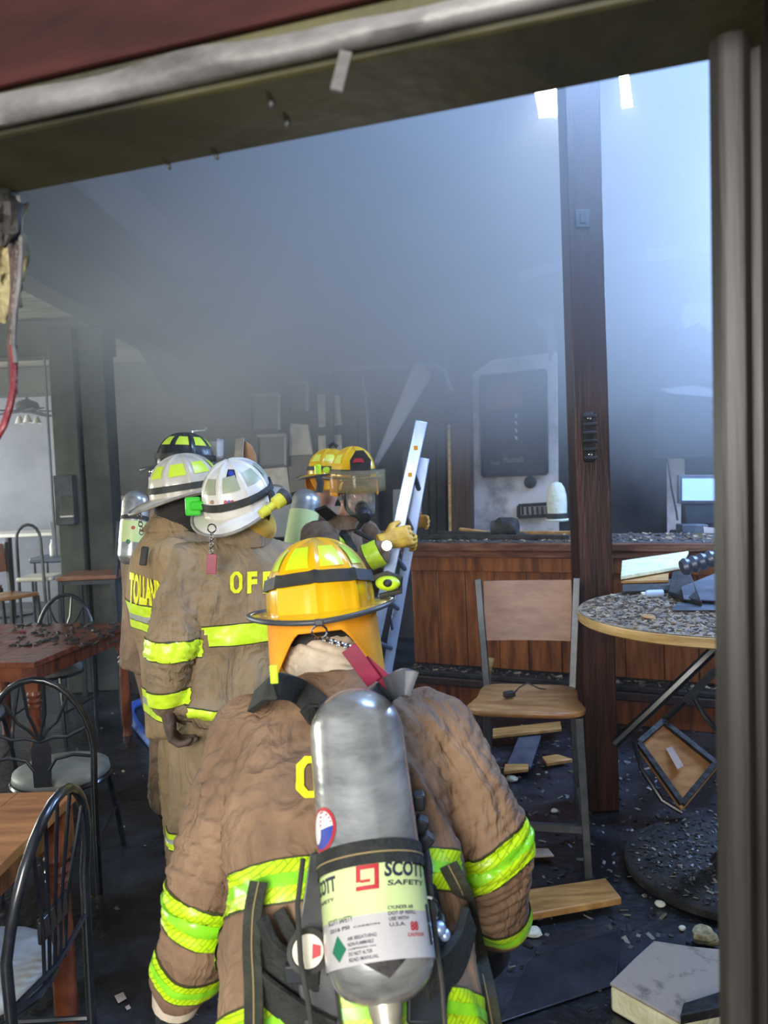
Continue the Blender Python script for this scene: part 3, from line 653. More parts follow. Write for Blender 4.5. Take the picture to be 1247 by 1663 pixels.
slab('flat_sheet', [(1090, 992), (1180, 992), (1180, 978), (1100, 980)], [1.105] * 4, .004, m_slate, 'flat dark sheet lying on the round table nearest the edge', 'sheet metal')
dc = P(1140, 912, 3.35)
solo('duct_piece', MB().lathe([(.03 + .008 * (k % 2), -.09 + .018 * k) for k in range(11)], 18, Matrix.Translation(dc) @ Matrix.Rotation(math.radians(75), 4, 'Y')), m_alud, 'short ribbed flexible duct lying on the sheets of the round table', 'duct')
slab('wood_chip', [(1042, 1003), (1066, 1008), (1064, 1002), (1044, 998)], [1.104] * 4, .005, m_plankw, 'thin orange wood chip near the edge of the round table', 'wood chip')

# overturned stool under the round table
os_ = thing('overturned_stool', Pz(1105, 1318, 0), 'overturned stool lying on its side below the round table', 'stool')
def P3(x, y, Y): return P(x, y, Y)
sq = [P3(1074, 1168, 3.95), P3(1168, 1243, 3.75), P3(1108, 1316, 3.62), P3(1030, 1206, 3.85)]
nrm = (sq[1] - sq[0]).cross(sq[3] - sq[0]).normalized(); nrm = nrm if nrm.y < 0 else -nrm
def inset(q, s):
    c = sum(q, V((0, 0, 0))) / 4; return [c + (p - c) * s for p in q]
mk('seat', MB().prism(sq, -nrm * .03), m_oak, os_, bevel=.01)
for a in range(4): mk('seat_frame', MB().bar(inset(sq, .9)[a] + nrm * .012, inset(sq, .9)[(a + 1) % 4] + nrm * .012, .025, .025, nrm), m_char, os_)
lb = inset([P3(1080, 1212, 3.84), P3(1090, 1208, 3.84), P3(1111, 1244, 3.76), P3(1101, 1250, 3.76)], 1)
mk('maker_sticker', MB().prism([Ppl(x, y, sq[0] + nrm * .003, nrm) for x, y in ((1081, 1216), (1091, 1212), (1110, 1244), (1100, 1250))], nrm * .002), m_box, os_)['label'] = 'pale sticker'
mk('leg', MB().tube([P3(998, 1208, 3.75), P3(1060, 1150, 3.72), P3(1185, 1030, 3.66)], .024, 8), m_black, os_)
mk('leg', MB().tube([P3(1076, 1172, 3.95), P3(1120, 1130, 3.9), P3(1190, 1065, 3.85)], .016, 8), m_black, os_)
mk('leg', MB().tube([P3(1120, 1118, 3.75), P3(1142, 1160, 3.7), P3(1180, 1205, 3.68)], .014, 8), m_black, os_)
mk('leg', MB().tube([P3(1030, 1206, 3.83), P3(1042, 1250, 3.75), P3(1075, 1300, 3.68), P3(1108, 1320, 3.63)], .012, 8), m_black, os_)
mk('stretcher', MB().bar(P3(1112, 1140, 3.72), P3(1160, 1090, 3.7), .03, .02), m_steel, os_)
# dark round top on the floor
g = Pz(1012, 1405, .03); fr_c = (1.385, 3.22)
mk('base_plate', MB().lathe([(.001, .0), (.42, 0), (.43, .008), (.43, .035), (.42, .042), (.001, .045)], 56, Matrix.Translation((fr_c[0], fr_c[1], 0))), m_char, rt)
tagp(solo('debris', flakes(900, ondisc(fr_c[0], fr_c[1], .40, .045), .004, .011), m_darkchips, 'cinders spread over the round base plate of the high table', 'debris'), kind='stuff')
def onfloor(x0, x1, y0, y1):
    return lambda: (R_(x0, x1), R_(y0, y1), 0)
tagp(solo('debris', flakes(1500, onfloor(.25, 1.9, 1.9, 5.2), .004, .016), m_darkchips, 'charred crumbs littering the floor between stool and door', 'debris'), kind='stuff')
tagp(solo('debris', flakes(260, onfloor(-2.4, .2, 2.2, 7.5), .004, .012), m_chips, 'scattered crumbs on the wet floor between the tables', 'debris'), kind='stuff')
slab('fallen_plank', [(842, 1500), (1010, 1470), (984, 1437), (842, 1458)], [.03] * 4, .03, m_plankw, 'varnished wooden plank lying on the floor by the front firefighter', 'plank', .006)
tl = [Pz(x, y_, .085) for x, y_ in ((990, 1600), (1105, 1664), (1185, 1640), (1180, 1546), (1120, 1540), (1062, 1531), (1030, 1560))]
solo('insulation_tile', MB().prism([V((p.x, p.y, .002)) for p in tl], UP * .08), m_insul, 'thick yellow insulation slab on the floor by the doorway', 'insulation slab', bevel=.01)
solo('tile_facing', MB().prism([V((p.x, p.y, .083)) for p in tl], UP * .010), m_tile, 'grey stained face sheet lying on the insulation slab', 'face sheet', bevel=.003)
slab('broken_wood', [(1105, 1665), (1180, 1650), (1180, 1622), (1110, 1645)], [.094] * 4, .03, m_char, 'charred wood chunk on the insulation slab', 'wood chunk')
def lump(px, py, s, m, label, cat='chunk', z=0, group=None):
    c = Pz(px, py, z); mb = MB().ell((0, 0, 0), s, s * .8, s * .6, n=12)
    mb.v = [c + UP * s * .5 + v * (1 + .5 * noise.noise(v * 40 / max(s * 30, 1) + V((px, py, 0)))) for v in mb.v]
    zm = min(v.z for v in mb.v); mb.v = [v + UP * (z + .001 - zm) for v in mb.v]
    return solo('foam_chunk', mb, m, label, cat, group, smooth=0)
lump(868, 1520, .028, m_foam, 'pale foam chunk on the floor beside the fallen plank')
lump(1072, 1474, .022, m_foam, 'pale foam chunk beside the rim of the round black base plate')
lump(1145, 1535, .05, m_batt, 'tan fluffy insulation lump behind the insulation slab')
lump(832, 1270, .03, m_foam, 'pale chunk on the floor behind the upright stool, leftmost')
lump(900, 1320, .018, m_foam, 'small pale chunk on the floor behind the stool footrest')
lump(1108, 1512, .015, m_foam, 'smallest yellowish foam crumb in front of the round black base plate')
slab('fallen_lath', [(800, 1200), (912, 1188), (910, 1176), (800, 1188)], [.06] * 4, .02, m_plankw, 'orange lath lying on the floor behind the upright stool', 'lath')
slab('fallen_lath', [(818, 1258), (858, 1254), (858, 1246), (820, 1246)], [.053] * 4, .02, m_plankw, 'short orange lath at the end of the blue board on the floor', 'lath')
slab('fallen_lath', [(888, 1245), (930, 1238), (905, 1230), (880, 1234)], [.02] * 4, .02, m_plankw, 'orange splinter on the floor behind the rear stool leg', 'lath')
slab('fallen_board', [(820, 1255), (862, 1250), (880, 1195), (845, 1195)], [.03] * 4, .02, m_slate, 'dark blue board lying on the floor under the upright stool', 'board')
slab('fallen_board', [(840, 1395), (900, 1392), (890, 1380), (850, 1380)], [.02] * 4, .008, m_box, 'thin tan scrap lying on the floor left of the stool front leg', 'scrap')
slab('flat_sheet', [(812, 1663), (1000, 1600), (1010, 1510), (860, 1560)], [.004] * 4, .006, mat('wet_black_sheet', (.012, .014, .02), (.03, .035, .045), 6, rough=.3, bump=.4), 'wet black sheet lying flat on the floor at the doorway', 'sheet')
slab('paper_scrap', [(186, 1618), (200, 1612), (206, 1622), (192, 1630)], [.004] * 4, .003, m_box, 'small pale paper scrap on the dark floor, larger of two', 'paper scrap')
slab('paper_scrap', [(203, 1636), (210, 1632), (213, 1638), (206, 1641)], [.004] * 4, .003, m_box, 'small pale paper scrap on the dark floor, smaller of two', 'paper scrap')

# ------------------------------------------------------------------ ladder
ld = thing('ladder', Pz(560, 1330, 0), 'silver aluminium extension ladder leaning upright behind the front firefighter', 'ladder')
lt1, lb1 = P(685, 683, 4.0), P(552, 1300, 4.0)
lt2, lb2 = P(689, 744, 4.35), P(592, 1300, 4.35)
lt1.y = 4.05; 
for nm, a, b_, w in (('near', lt1, lb1, .062), ('far', lt2, lb2, .055)):
    mk('rail', MB().bar(a, b_, w, .028, (1, 0, 0)), m_alu, ld, bevel=.004)
    mk('rail_channel', MB().bar(a + V((w * .30, .03, -.02)), b_ + V((w * .30, .03, 0)), w * .25, .05, (1, 0, 0)), m_alud, ld)
for k in range(8):
    t = .12 + k * .115; mk('rung', MB().tube([lt1.lerp(lb1, t) + V((0, .02, 0)), lt2.lerp(lb2, max(0, t - .03))], .014, 8), m_alud, ld)
for k, t in enumerate((.07, .14, .66)):
    mk('rail_sticker', MB().box(lt1.lerp(lb1, t) + V((0, -.0165, 0)), (.02, .002, .022)), m_orange, ld)
for t in (.2, .45, .7): mk('pawl', MB().tube([lt2.lerp(lb2, t) + V((-.03, -.03, .04)), lt2.lerp(lb2, t) + V((-.04, -.05, 0)), lt2.lerp(lb2, t) + V((-.03, -.03, -.08))], .008, 6), m_alud, ld)

# ------------------------------------------------------------------ furniture left
def turned_leg(top, foot, r=.035, m=None):
    h = top.z - foot.z
    prof = [(r * .9, 0), (r * .8, .02 * h), (r * .75, .08 * h), (r * 1.0, .1 * h), (r * .95, .5 * h), (r * .85, .66 * h), (r * 1.1, .69 * h), (r * .8, .71 * h), (r * 1.12, .73 * h), (r * .8, .75 * h), (r * 1.15, .78 * h), (r * .95, .81 * h)]
    mb = MB().lathe(prof, 18, Matrix.Translation(foot)); mb.box(foot + UP * (.905 * h), (r * 2.2, r * 2.2, .19 * h)); return mb
def table(corners, z, label, m_top, m_leg, name='dining_table', legs=(0, 1, 2, 3)):
    c = sum(corners, V((0, 0, 0))) / 4; t = thing(name, (c.x, c.y, 0), label, 'table', 'wooden dining tables')
    cs = [V((p.x, p.y, 0)) for p in corners]; cc = V((c.x, c.y, 0))
    # plank boards
    n = 6
    for i in range(n):
        a, b_ = i / n + .001, (i + 1) / n - .001
        q = [cs[0].lerp(cs[3], a), cs[1].lerp(cs[2], a), cs[1].lerp(cs[2], b_), cs[0].lerp(cs[3], b_)]
        mk('top_board', MB().prism([p + UP * (z - .03) for p in q], UP * .03), m_top, t, bevel=.002)
    ins = [cc + (p - cc) * .90 for p in cs]
    for i in range(4): mk('apron', MB().bar(ins[i] + UP * (z - .075), ins[(i + 1) % 4] + UP * (z - .075), .022, .09, VV if False else (0, 0, 0.0001) if False else (ins[(i + 1) % 4] - ins[i]).cross(UP)), m_leg, t)
    for i in legs: mk('leg', turned_leg(ins[i] + UP * (z - .03), ins[i], .036), m_leg, t)
    return t
zt = .76
t1 = [Pz(55, 1076, zt), Pz(215, 1011, zt), Pz(-120, 1003, zt), Pz(-330, 1050, zt)]
t1 = [t1[0], t1[1], t1[1] + (t1[3] - t1[0]), t1[3]]
e = t1[1] - t1[0]; e = V((-e.y, e.x, 0)).normalized() * 1.0; t1[3] = t1[0] + e; t1[2] = t1[1] + e
table(t1, zt, 'cherry wood dining table with soot on top, beside the officer', m_cherry, m_cherry)
a_ = Pz(124, 1284, zt); a2 = Pz(2, 1403, zt); a2 = a_ + (a2 - a_).normalized() * .75
e = V((-(a_ - a2).y, (a_ - a2).x, 0)).normalized() * 1.1
t2 = [a2 + V((0, 0, 0)), a_, a_ + e, a2 + e]
table(t2, zt, 'orange-topped dining table at the lower left, behind the spindle chair', m_orangetable, m_cherry)
m_rf = mat('red_film', (.35, .02, .05), (.6, .18, .2), 20, rough=.2)
for k, (qx, qy, ql) in enumerate(((6, 1022, 'farthest of five'), (24, 1030, 'rightmost of five'), (2, 1036, 'middle of five'), (14, 1044, 'second nearest of five'), (4, 1056, 'nearest of five'))):
    rd = MB(); p = Pz(qx, qy, zt + .012); rd.add([p + V((R_(-.09, .09), R_(-.06, .06), R_(0, .03))) for _ in range(4)], [(0, 1, 2), (0, 2, 3), (0, 3, 1), (1, 3, 2)])
    solo('red_scrap', rd, m_rf, 'crumpled glossy red scrap on the cherry table at the left edge, %s' % ql, 'scrap', 'red scraps on the cherry table', smooth=0)
tagp(solo('debris', flakes(120, lambda: Pz(R_(20, 190), R_(1012, 1050), zt), .008, .03), m_char, 'black soot flakes on the cherry table', 'debris'), kind='stuff')

def make_chair(style):
    t = thing('dining_chair', (0, 0, 0), '', 'chair', 'black metal dining chairs'); w = .2; H = .93
    # back nearest -Y, seat towards +Y
    arch = [V((s * w * 1.0, -.02, z)) for s, z in ((-1, 0.0), (-1, .25), (-1.02, .45), (-1.05, .60))]
    top = [V((-w * 1.05 * math.cos(a), -.05 * math.sin(a) - .02, .62 + (H - .62) * math.sin(a))) for a in [pi * k / 14 for k in range(15)]]
    full = arch + top + [V((-p.x, p.y, p.z)) for p in arch[::-1]]
    mk('back_frame', MB().tube(full, .0135, 10), m_black, t)
    pad = MB().lathe([(.001, .43), (.19, .43), (.205, .445), (.2, .47), (.17, .482), (.001, .486)], 28, Matrix.Translation((0, .2, 0)))
    mk('seat', pad, m_pad, t, smooth=60)
    mk('seat_ring', MB().tube([V((.205 * math.cos(a), .2 + .205 * math.sin(a), .43)) for a in [2 * pi * k / 24 for k in range(24)]], .010, 6, closed=True), m_black, t)
    for s in (-1, 1):
        mk('leg', MB().tube([V((s * .14, .36, .43)), V((s * .17, .40, .2)), V((s * .19, .42, 0))], .0125, 8), m_black, t)
        mk('stretcher', MB().tube([V((s * w, -.02, .2)), V((s * .17, .40, .2))], .008, 6), m_black, t)
    if style == 'fan':
        hub = V((0, -.03, .66))
        for k in range(6):
            a = pi * (k + .5) / 6 if False else math.radians((18, 50, 78, 102, 130, 162)[k])
            endp = V((-w * 1.04 * math.cos(a), -.05 * math.sin(a) - .02, .62 + (H - .62) * math.sin(a)))
            mid = hub.lerp(endp, .5) + V((math.copysign(.012, endp.x), 0, -.012))
            mk('back_spoke', MB().tube([hub, hub.lerp(mid, .5) + V((0, 0, .01)), mid, endp], .007, 6), m_black, t)
        mk('back_plate', MB().prism([hub + V(q) for q in ((-.015, 0, .03), (.015, 0, .03), (.04, 0, -.03), (.035, 0, -.19), (-.035, 0, -.19), (-.04, 0, -.03))], (0, .008, 0)), m_black, t)
        for s in (-1, 1): mk('back_spoke', MB().tube([hub + V((s * .03, 0, -.12)), V((s * .06, -.03, .585)), V((s * .13, -.03, .60)), V((s * w * 1.02, -.02, .585))], .007, 6), m_black, t)
    else:
        for k in range(5):
            x = -.11 + .055 * k; zt_ = .62 + (H - .62) * math.sqrt(max(0, 1 - (x * 1.25 / (w * 1.05)) ** 2))
            mk('back_spindle', MB().tube([V((x * .5, -.025, .47)), V((x * .6, -.035, .62)), V((x * 1.25, -.06, zt_))], .0055, 6), m_black, t)
        mk('back_plate', MB().box((0, -.032, .61), (.16, .012, .06)), m_black, t, bevel=.004)
        mk('crossbar', MB().tube([V((-w, -.02, .5)), V((0, -.03, .48)), V((w, -.02, .5))], .008, 6), m_black, t)
    return t
fan = make_chair('fan'); c1 = P(66, 1150, 3.25)
fan.location = (c1.x, c1.y, 0); fan.rotation_euler = (0, 0, math.radians(4)); fan['label'] = 'black fan-back metal chair seen from behind, nearest the cherry table'
c3 = P(100, 980, 5.62); dup(fan, (c3.x, 5.62, 0), math.radians(175), 'black fan-back metal chair on the far side of the cherry table')
dup(fan, (t1[0].x - .42, t1[0].y - .10, 0), math.radians(8), 'black fan-back chair pushed under the cherry table at the left edge')
spi = make_chair('spindle'); c2 = P(62, 1400, 2.25)
spi.location = (-.915, 1.98, 0); spi.rotation_euler = (0, 0, math.radians(87)); spi['label'] = 'black spindle-back metal chair at the lower left corner'
# far stools and pale table of the side room
for i, (x, rz, yy) in enumerate(((-14, 60, 8.0), (44, 58, 7.3))):
    p = P(x, 920, yy); dup(stool, (p.x - .1, yy, 0), math.radians(rz), ['tall wooden-backed stool in the bright side room at the left edge', 'tall wooden-backed stool in the bright side room, right of its twin'][i], 'stools of the side room')
ptc = P(20, 868, 10.7)
pt = thing('pale_high_table', (ptc.x, 10.8, 0), 'pale-topped high table in the bright side room', 'table')
mk('table_top', MB().box((ptc.x - .15, 10.8, ptc.z), (1.6, .75, .05)), m_whitetop, pt, bevel=.008)
mk('pedestal', MB().lathe([(.3, 0), (.3, .02), (.04, .05), (.04, ptc.z - .03), (.2, ptc.z - .025)], 20, Matrix.Translation((ptc.x - .1, 10.8, 0))), m_black, pt)
p2 = P(48, 905, 8.6)
hc = thing('hoop_back_chair', (p2.x, 8.6, 0), 'high hoop-back metal chair in front of the pale high table', 'chair')
zz0 = P(48, 852, 8.6).z
mk('back_hoop', MB().tube([V((p2.x - .13, 8.6, .05)), V((p2.x - .13, 8.6, zz0 - .25))] + [V((p2.x - .13 * math.cos(a), 8.6, zz0 - .16 + .16 * math.sin(a))) for a in [pi * k / 8 for k in range(9)]] + [V((p2.x + .16, 8.55, zz0 - .5)), V((p2.x + .2, 8.5, 0.05))], .017, 8), m_steel, hc)
mk('seat', MB().box((p2.x + .05, 8.75, .72), (.4, .38, .05)), m_whitetop, hc, bevel=.02)
for dx in (-.12, .2): mk('leg', MB().tube([V((p2.x + dx, 8.9, .7)), V((p2.x + dx, 8.92, 0))], .015, 6), m_steel, hc)
p3 = P(92, 900, 9.75)
bs = thing('low_blue_chair', (p3.x, 9.75, 0), 'low blue-grey chair beside the pillar in the side room', 'chair')
mk('seat', MB().box((p3.x, 9.75, p3.z - .05), (.5, .45, .07)), m_bluechair, bs, bevel=.02)
mk('backrest', MB().bar(V((p3.x + .12, 9.6, p3.z)), V((p3.x + .09, 9.55, p3.z + .42)), .14, .04), m_far, bs, bevel=.01)
for dx, dy in ((-.2, -.18), (.2, -.18), (-.2, .18), (.2, .18)): mk('leg', MB().tube([V((p3.x + dx, 9.75 + dy, p3.z - .07)), V((p3.x + dx, 9.75 + dy, 0))], .015, 6), m_steel, bs)
p4 = P(72, 892, 9.5)
solo('small_bottle', MB().lathe([(.03, 0), (.03, .12), (.012, .16), (.012, .20)], 14, Matrix.Translation((p3.x - .05, 9.75, p3.z - .013))), m_paper, 'small white bottle standing on the low blue-grey chair', 'bottle')
# grey steel stool with a wooden seat and tall back seen side-on
q0 = P(148, 936, 6.1)
gs = thing('side_stool', (q0.x, 6.2, 0), 'steel-framed high stool with wooden seat between pillar and officers', 'stool')
mk('seat', MB().box((q0.x, 6.2, q0.z), (.46, .42, .035)), m_oakback, gs, bevel=.008)
mk('seat_frame', MB().box((q0.x, 6.2, q0.z - .035), (.44, .40, .03)), m_steel, gs)
for dx, dy in ((-.2, -.19), (.2, -.19), (-.2, .19), (.2, .19)): mk('leg', MB().bar(V((q0.x + dx, 6.2 + dy, q0.z - .02)), V((q0.x + dx * 1.1, 6.2 + dy * 1.1, 0)), .035, .03), m_steel, gs)
for dy in (-.19, .19): mk('back_post', MB().bar(V((q0.x + .22, 6.2 + dy, q0.z)), V((q0.x + .27, 6.2 + dy, q0.z + .42)), .03, .035), m_steel, gs)
mk('backrest', MB().bar(V((q0.x + .26, 6.02, q0.z + .3)), V((q0.x + .26, 6.38, q0.z + .3)), .02, .2), m_oakback, gs)
for dy in (-.2,): mk('stretcher', MB().bar(V((q0.x - .2, 6.2 + dy, .25)), V((q0.x + .2, 6.2 + dy, .25)), .02, .02), m_steel, gs)
# cupboard with small boxes behind it
cp = P(182, 900, 7.2)
cb = thing('open_cupboard', (cp.x, 7.4, 0), 'wooden cupboard of crates against the back, left of the officers', 'cupboard')
zc = P(182, 852, 7.2).z
mk('carcass', MB().box((cp.x, 7.5, zc / 2), (.42, .5, zc)), m_crate, cb, bevel=.006)
mk('inner_panel', MB().box((cp.x + .06, 7.24, zc * .72), (.18, .02, zc * .35)), m_box, cb, bevel=.003)
mk('inner_panel', MB().box((cp.x - .04, 7.24, zc * .25), (.26, .02, zc * .4)), m_oakback, cb, bevel=.003)
for r_ in range(5):
    for c_ in range(2):
        if r_ == 4 and c_ == 1: pass
        z = zc + .045 + r_ * .052 * 1.0
        x = cp.x - .07 + c_ * .125 + R_(-.006, .006)
        rown = ['bottom', 'second', 'middle', 'fourth', 'top'][r_]
        solo('small_carton', MB().box((x, 7.36 + R_(-.01, .01), zc + .024 + r_ * .0525), (.105, .12, .045)), m_box, '%s carton in the %s stack of small pinkish cartons on the cupboard' % (rown, ['left', 'right'][c_]), 'carton', 'small cartons on the cupboard', bevel=.003)
# ceiling fan
fz = 3.15; fc = P(44, 660, 10.4)
fn = thing('ceiling_fan', (fc.x, 10.4, fz), 'ceiling fan with lamps hanging in the bright side room', 'ceiling fan')
mk('down_rod', MB().tube([V((fc.x, 10.4, fz)), V((fc.x, 10.4, fc.z + .08))], .02, 8).lathe([(.001, fz - .07), (.05, fz - .07), (.07, fz - .01), (.001, fz)], 16, Matrix.Translation((fc.x, 10.4, 0))), m_char, fn)
mk('motor_housing', MB().lathe([(.06, -.08), (.13, -.05), (.15, 0), (.13, .05), (.04, .09)], 20, Matrix.Translation((fc.x, 10.4, fc.z))), m_char, fn)
for k in range(5):
    a = 2 * pi * k / 5 + .3; d = V((math.cos(a), math.sin(a), 0)); mk('blade', MB().bar(V((fc.x, 10.4, fc.z - .06)) + d * .14, V((fc.x, 10.4, fc.z - .08)) + d * .68, .13, .012, d.cross(UP)), m_char, fn)
for k in range(3):
    a = 2 * pi * k / 3 + .9; d = V((math.cos(a), math.sin(a), 0)); mk('lamp_shade', MB().lathe([(.02, .05), (.035, .02), (.06, -.05), (.055, -.05), (.03, .02)], 14, Matrix.Translation(V((fc.x, 10.4, fc.z - .17)) + d * .12)), m_whitetop, fn)
# blue hose on the floor
hp = [(300, 1245), (262, 1222), (236, 1195), (218, 1172), (211, 1156), (216, 1146), (232, 1140), (262, 1138), (300, 1136)]
hpts = [Pz(x, y, .03) for x, y in hp]
hh = []
for i in range(len(hpts) - 1):
    for k in range(4): 
        t = k / 4; a = hpts[max(i - 1, 0)]; b_ = hpts[i]; c = hpts[i + 1]; d = hpts[min(i + 2, len(hpts) - 1)]
        hh.append(.5 * ((2 * b_) + (c - a) * t + (2 * a - 5 * b_ + 4 * c - d) * t * t + (3 * b_ - a - 3 * c + d) * t ** 3))
solo('fire_hose', MB().tube(hh, .03, 12), m_hose, 'blue fire hose snaking over the wet floor behind the officers', 'hose')

# ------------------------------------------------------------------ hanging cables at the upper left
def cab(pts, r, m, Y): return MB().tube([P(x + 2 * noise.noise(V((i * .9, x, 0))), y, Y + .02 * noise.noise(V((i * 1.3, 0, y)))) for i, (x, y) in enumerate(pts)], r, 8)
hw = thing('hanging_cables', P(15, 700, 1.16), 'burnt cables hanging from the header at the upper left edge', 'cables')
mk('cable', cab([(18, 318), (26, 350), (30, 400), (27, 450), (22, 500), (19, 560), (20, 610), (24, 640)], [.006, .007, .008, .0075, .007, .006, .006, .005], m_cable, 1.16), m_cable, hw)
mk('cable', cab([(30, 318), (34, 360), (35, 410), (31, 460), (24, 510), (22, 560), (26, 590)], .0035, m_cable, 1.14), m_strip, hw)['label'] = 'frayed pale cable'
mk('cable', cab([(8, 318), (14, 370), (20, 430), (22, 480), (17, 540), (16, 580)], .0045, m_cable, 1.17), m_cable, hw)
mk('cable', cab([(22, 560), (23, 600), (22, 630), (17, 660), (8, 690), (-6, 712)], .0055, m_redcable, 1.15), m_redcable, hw)['label'] = 'red cable end'
bi = MB().ell((0, 0, 0), .042, .03, .09, n=34); cB = P(-8, 400, 1.2)
bi.v = [cB + v * (1 + .55 * noise.noise(v * 55)) for v in bi.v]
solo('torn_insulation', bi, m_batt, 'clump of torn yellowish insulation at the left edge under the header', 'insulation', smooth=0)
bi = MB().ell((0, 0, 0), .022, .02, .05, n=16); cB = P(6, 345, 1.14)
bi.v = [cB + v * (1 + .6 * noise.noise(v * 60 + V((4, 0, 0)))) for v in bi.v]
solo('torn_insulation', bi, m_char, 'blackened insulation scrap hanging directly under the header, left edge', 'insulation', smooth=0)
# ------------------------------------------------------------------ people
def voxel(name, mb, m, parent, vox, smooth_n=4, amp=0, freq=7, zs=.45, seed=0, folds=(), keep_quad=True):
    """one continuous skin grown over overlapping solids, smoothed, then creased like heavy cloth"""
    me = bpy.data.meshes.new('tmp'); me.from_pydata([tuple(v) for v in mb.v], [], mb.f)
    bm = bmesh.new(); bm.from_mesh(me); bmesh.ops.recalc_face_normals(bm, faces=bm.faces); bm.to_mesh(me); bm.free()
    o = bpy.data.objects.new('tmp', me); COL.objects.link(o)
    r = o.modifiers.new('r', 'REMESH'); r.mode = 'VOXEL'; r.voxel_size = vox; r.adaptivity = 0
    s_ = o.modifiers.new('s', 'SMOOTH'); s_.factor = .5; s_.iterations = smooth_n
    dg = bpy.context.evaluated_depsgraph_get(); res = bpy.data.meshes.new_from_object(o.evaluated_get(dg))
    COL.objects.unlink(o); bpy.data.objects.remove(o)
    off = wloc(parent)
    if amp or folds:
        ns = [v.normal.copy() for v in res.vertices]
        for v, n in zip(res.vertices, ns):
            p = v.co; q = V((p.x * freq, p.y * freq, p.z * freq * zs)) + V((seed * 7.1, seed * 3.3, seed))
            w = noise.noise_vector(q * .6) * .7; q2 = q + w
            d = 0
            if amp:
                a1 = 1 - abs(noise.noise(q2)) * 2.2; a2 = 1 - abs(noise.noise(q2 * 2.3 + V((5, 1, 2)))) * 2.2
                d += amp * (max(a1, -.8) * 1.0 + max(a2, -.6) * .28 - .38)
            for (c, axis, rad, am, wl) in folds:
                dv = p - c; e = math.exp(-dv.length_squared / (rad * rad))
                if e > .02:
                    ph = dv.dot(axis) / wl * 2 * pi + 3.2 * noise.noise(p * 6 + V((seed, 0, 0)))
                    s1 = math.sin(ph); d += am * e * (1 - 2 * (1 - abs(s1)) ** 2 if s1 < 0 else s1 * .7)
            v.co = p + n * d
    for v in res.vertices: v.co -= off
    res.name = name; res.materials.clear(); res.materials.append(m); res.shade_smooth()
    ob = bpy.data.objects.new(name, res); COL.objects.link(ob); ob.parent = parent
    return ob
def band(src, p, axis, hw, keep, m, name='reflective_band', off=.004, axis2=None):
    me = src.data; wl_ = wloc(src); bm = bmesh.new(); bm.from_mesh(me)
    axis = V(axis).normalized(); p = V(p) - wl_
    near = [f for f in bm.faces if abs((f.calc_center_median() - p).dot(axis)) > hw + .05 or not keep(f.calc_center_median() + wl_)]
    bmesh.ops.delete(bm, geom=near, context='FACES')
    for sgn in (1, -1):
        g_ = bm.verts[:] + bm.edges[:] + bm.faces[:]
        bmesh.ops.bisect_plane(bm, geom=g_, plane_co=p + axis * hw * sgn, plane_no=axis * sgn, clear_outer=True)
    bm.normal_update()
    for v in bm.verts: v.co += v.normal * off
    nm = bpy.data.meshes.new(name); bm.to_mesh(nm); bm.free(); nm.materials.clear(); nm.materials.append(m); nm.shade_smooth()
    o = bpy.data.objects.new(name, nm); COL.objects.link(o); o.parent = src; return o
def triple(src, p, axis, hw, keep, stripe=None, hi=None):
    band(src, p, axis, hw + .004, keep, m_piping, 'band_piping', .002)
    band(src, p, axis, hw, keep, hi or m_hi, 'reflective_band', .0035)
    if stripe: band(src, p, axis, hw * .30, keep, stripe, 'band_stripe', .0048)
def octagon():
    k = 8; c = .30; pts = [(c, 0), (1 - c, 0), (1, .2), (1, .8), (1 - c, 1), (c, 1), (0, .8), (0, .2)]; vs = []
    n = 6
    for i in range(8):
        a, b_ = pts[i], pts[(i + 1) % 8]
        for j in range(n):
            t = j / n; p = (a[0] + (b_[0] - a[0]) * t, a[1] + (b_[1] - a[1]) * t); vs.append(p); vs.append((.5 + (p[0] - .5) * .42, .5 + (p[1] - .5) * .66))
    m_ = 8 * n
    return vs, [(2 * i, 2 * ((i + 1) % m_), 2 * ((i + 1) % m_) + 1, 2 * i + 1) for i in range(m_)]
OCT = octagon()
def near(c, r):
    c = V(c); return lambda q: (q - c).length < r
def glove(name, w, d, n, side, m, parent, s=1.0, curl=(.5, .6, .5), vox=.004, thumb=.5, spread=1.0):
    """w wrist, d finger direction, n palm normal (fingers curl to it), side=+1/-1 thumb side"""
    w = V(w); d = V(d).normalized(); n = V(n); n = (n - d * n.dot(d)).normalized(); sd = d.cross(n) * side
    mb = MB()
    rings = []
    for t, ww, tt in ((-.03, .033, .026), (.0, .032, .024), (.03, .040, .021), (.065, .044, .018), (.092, .043, .015), (.10, .036, .010)):
        c = w + d * t * s; rings.append([c + sd * math.cos(a) * ww * s + n * math.sin(a) * tt * s for a in [2 * pi * k / 14 for k in range(14)]])
    mb.loft(rings)
    for k, (o_, L) in enumerate(((.032, .072), (.011, .082), (-.011, .077), (-.031, .060))):
        p = w + d * .088 * s + sd * o_ * s; pts = [p - d * .02 * s, p]; dirv = (d + sd * o_ * 2.0 * spread).normalized(); a = 0
        for j, fr in enumerate((.45, .32, .25)):
            a += curl[j] * (1 + .08 * (k - 1.5)); v = dirv * math.cos(a) + n * math.sin(a); p = p + v * L * fr * s; pts.append(p)
        mb.limb(pts, [.0115 * s, .0115 * s, .011 * s, .0105 * s, .0085 * s], 8)
    p = w + d * .02 * s + sd * .026 * s; v1 = (d * .65 + sd * .75 + n * .25).normalized(); v2 = (d * .9 + sd * .3 + n * thumb).normalized()
    mb.limb([p, p + v1 * .038 * s, p + v1 * .038 * s + v2 * .030 * s, p + v1 * .038 * s + v2 * .03 * s + (v2 + n * thumb * .6).normalized() * .024 * s], [.016 * s, .0135 * s, .012 * s, .009 * s], 8)
    return voxel(name, mb, m, parent, vox, 2)
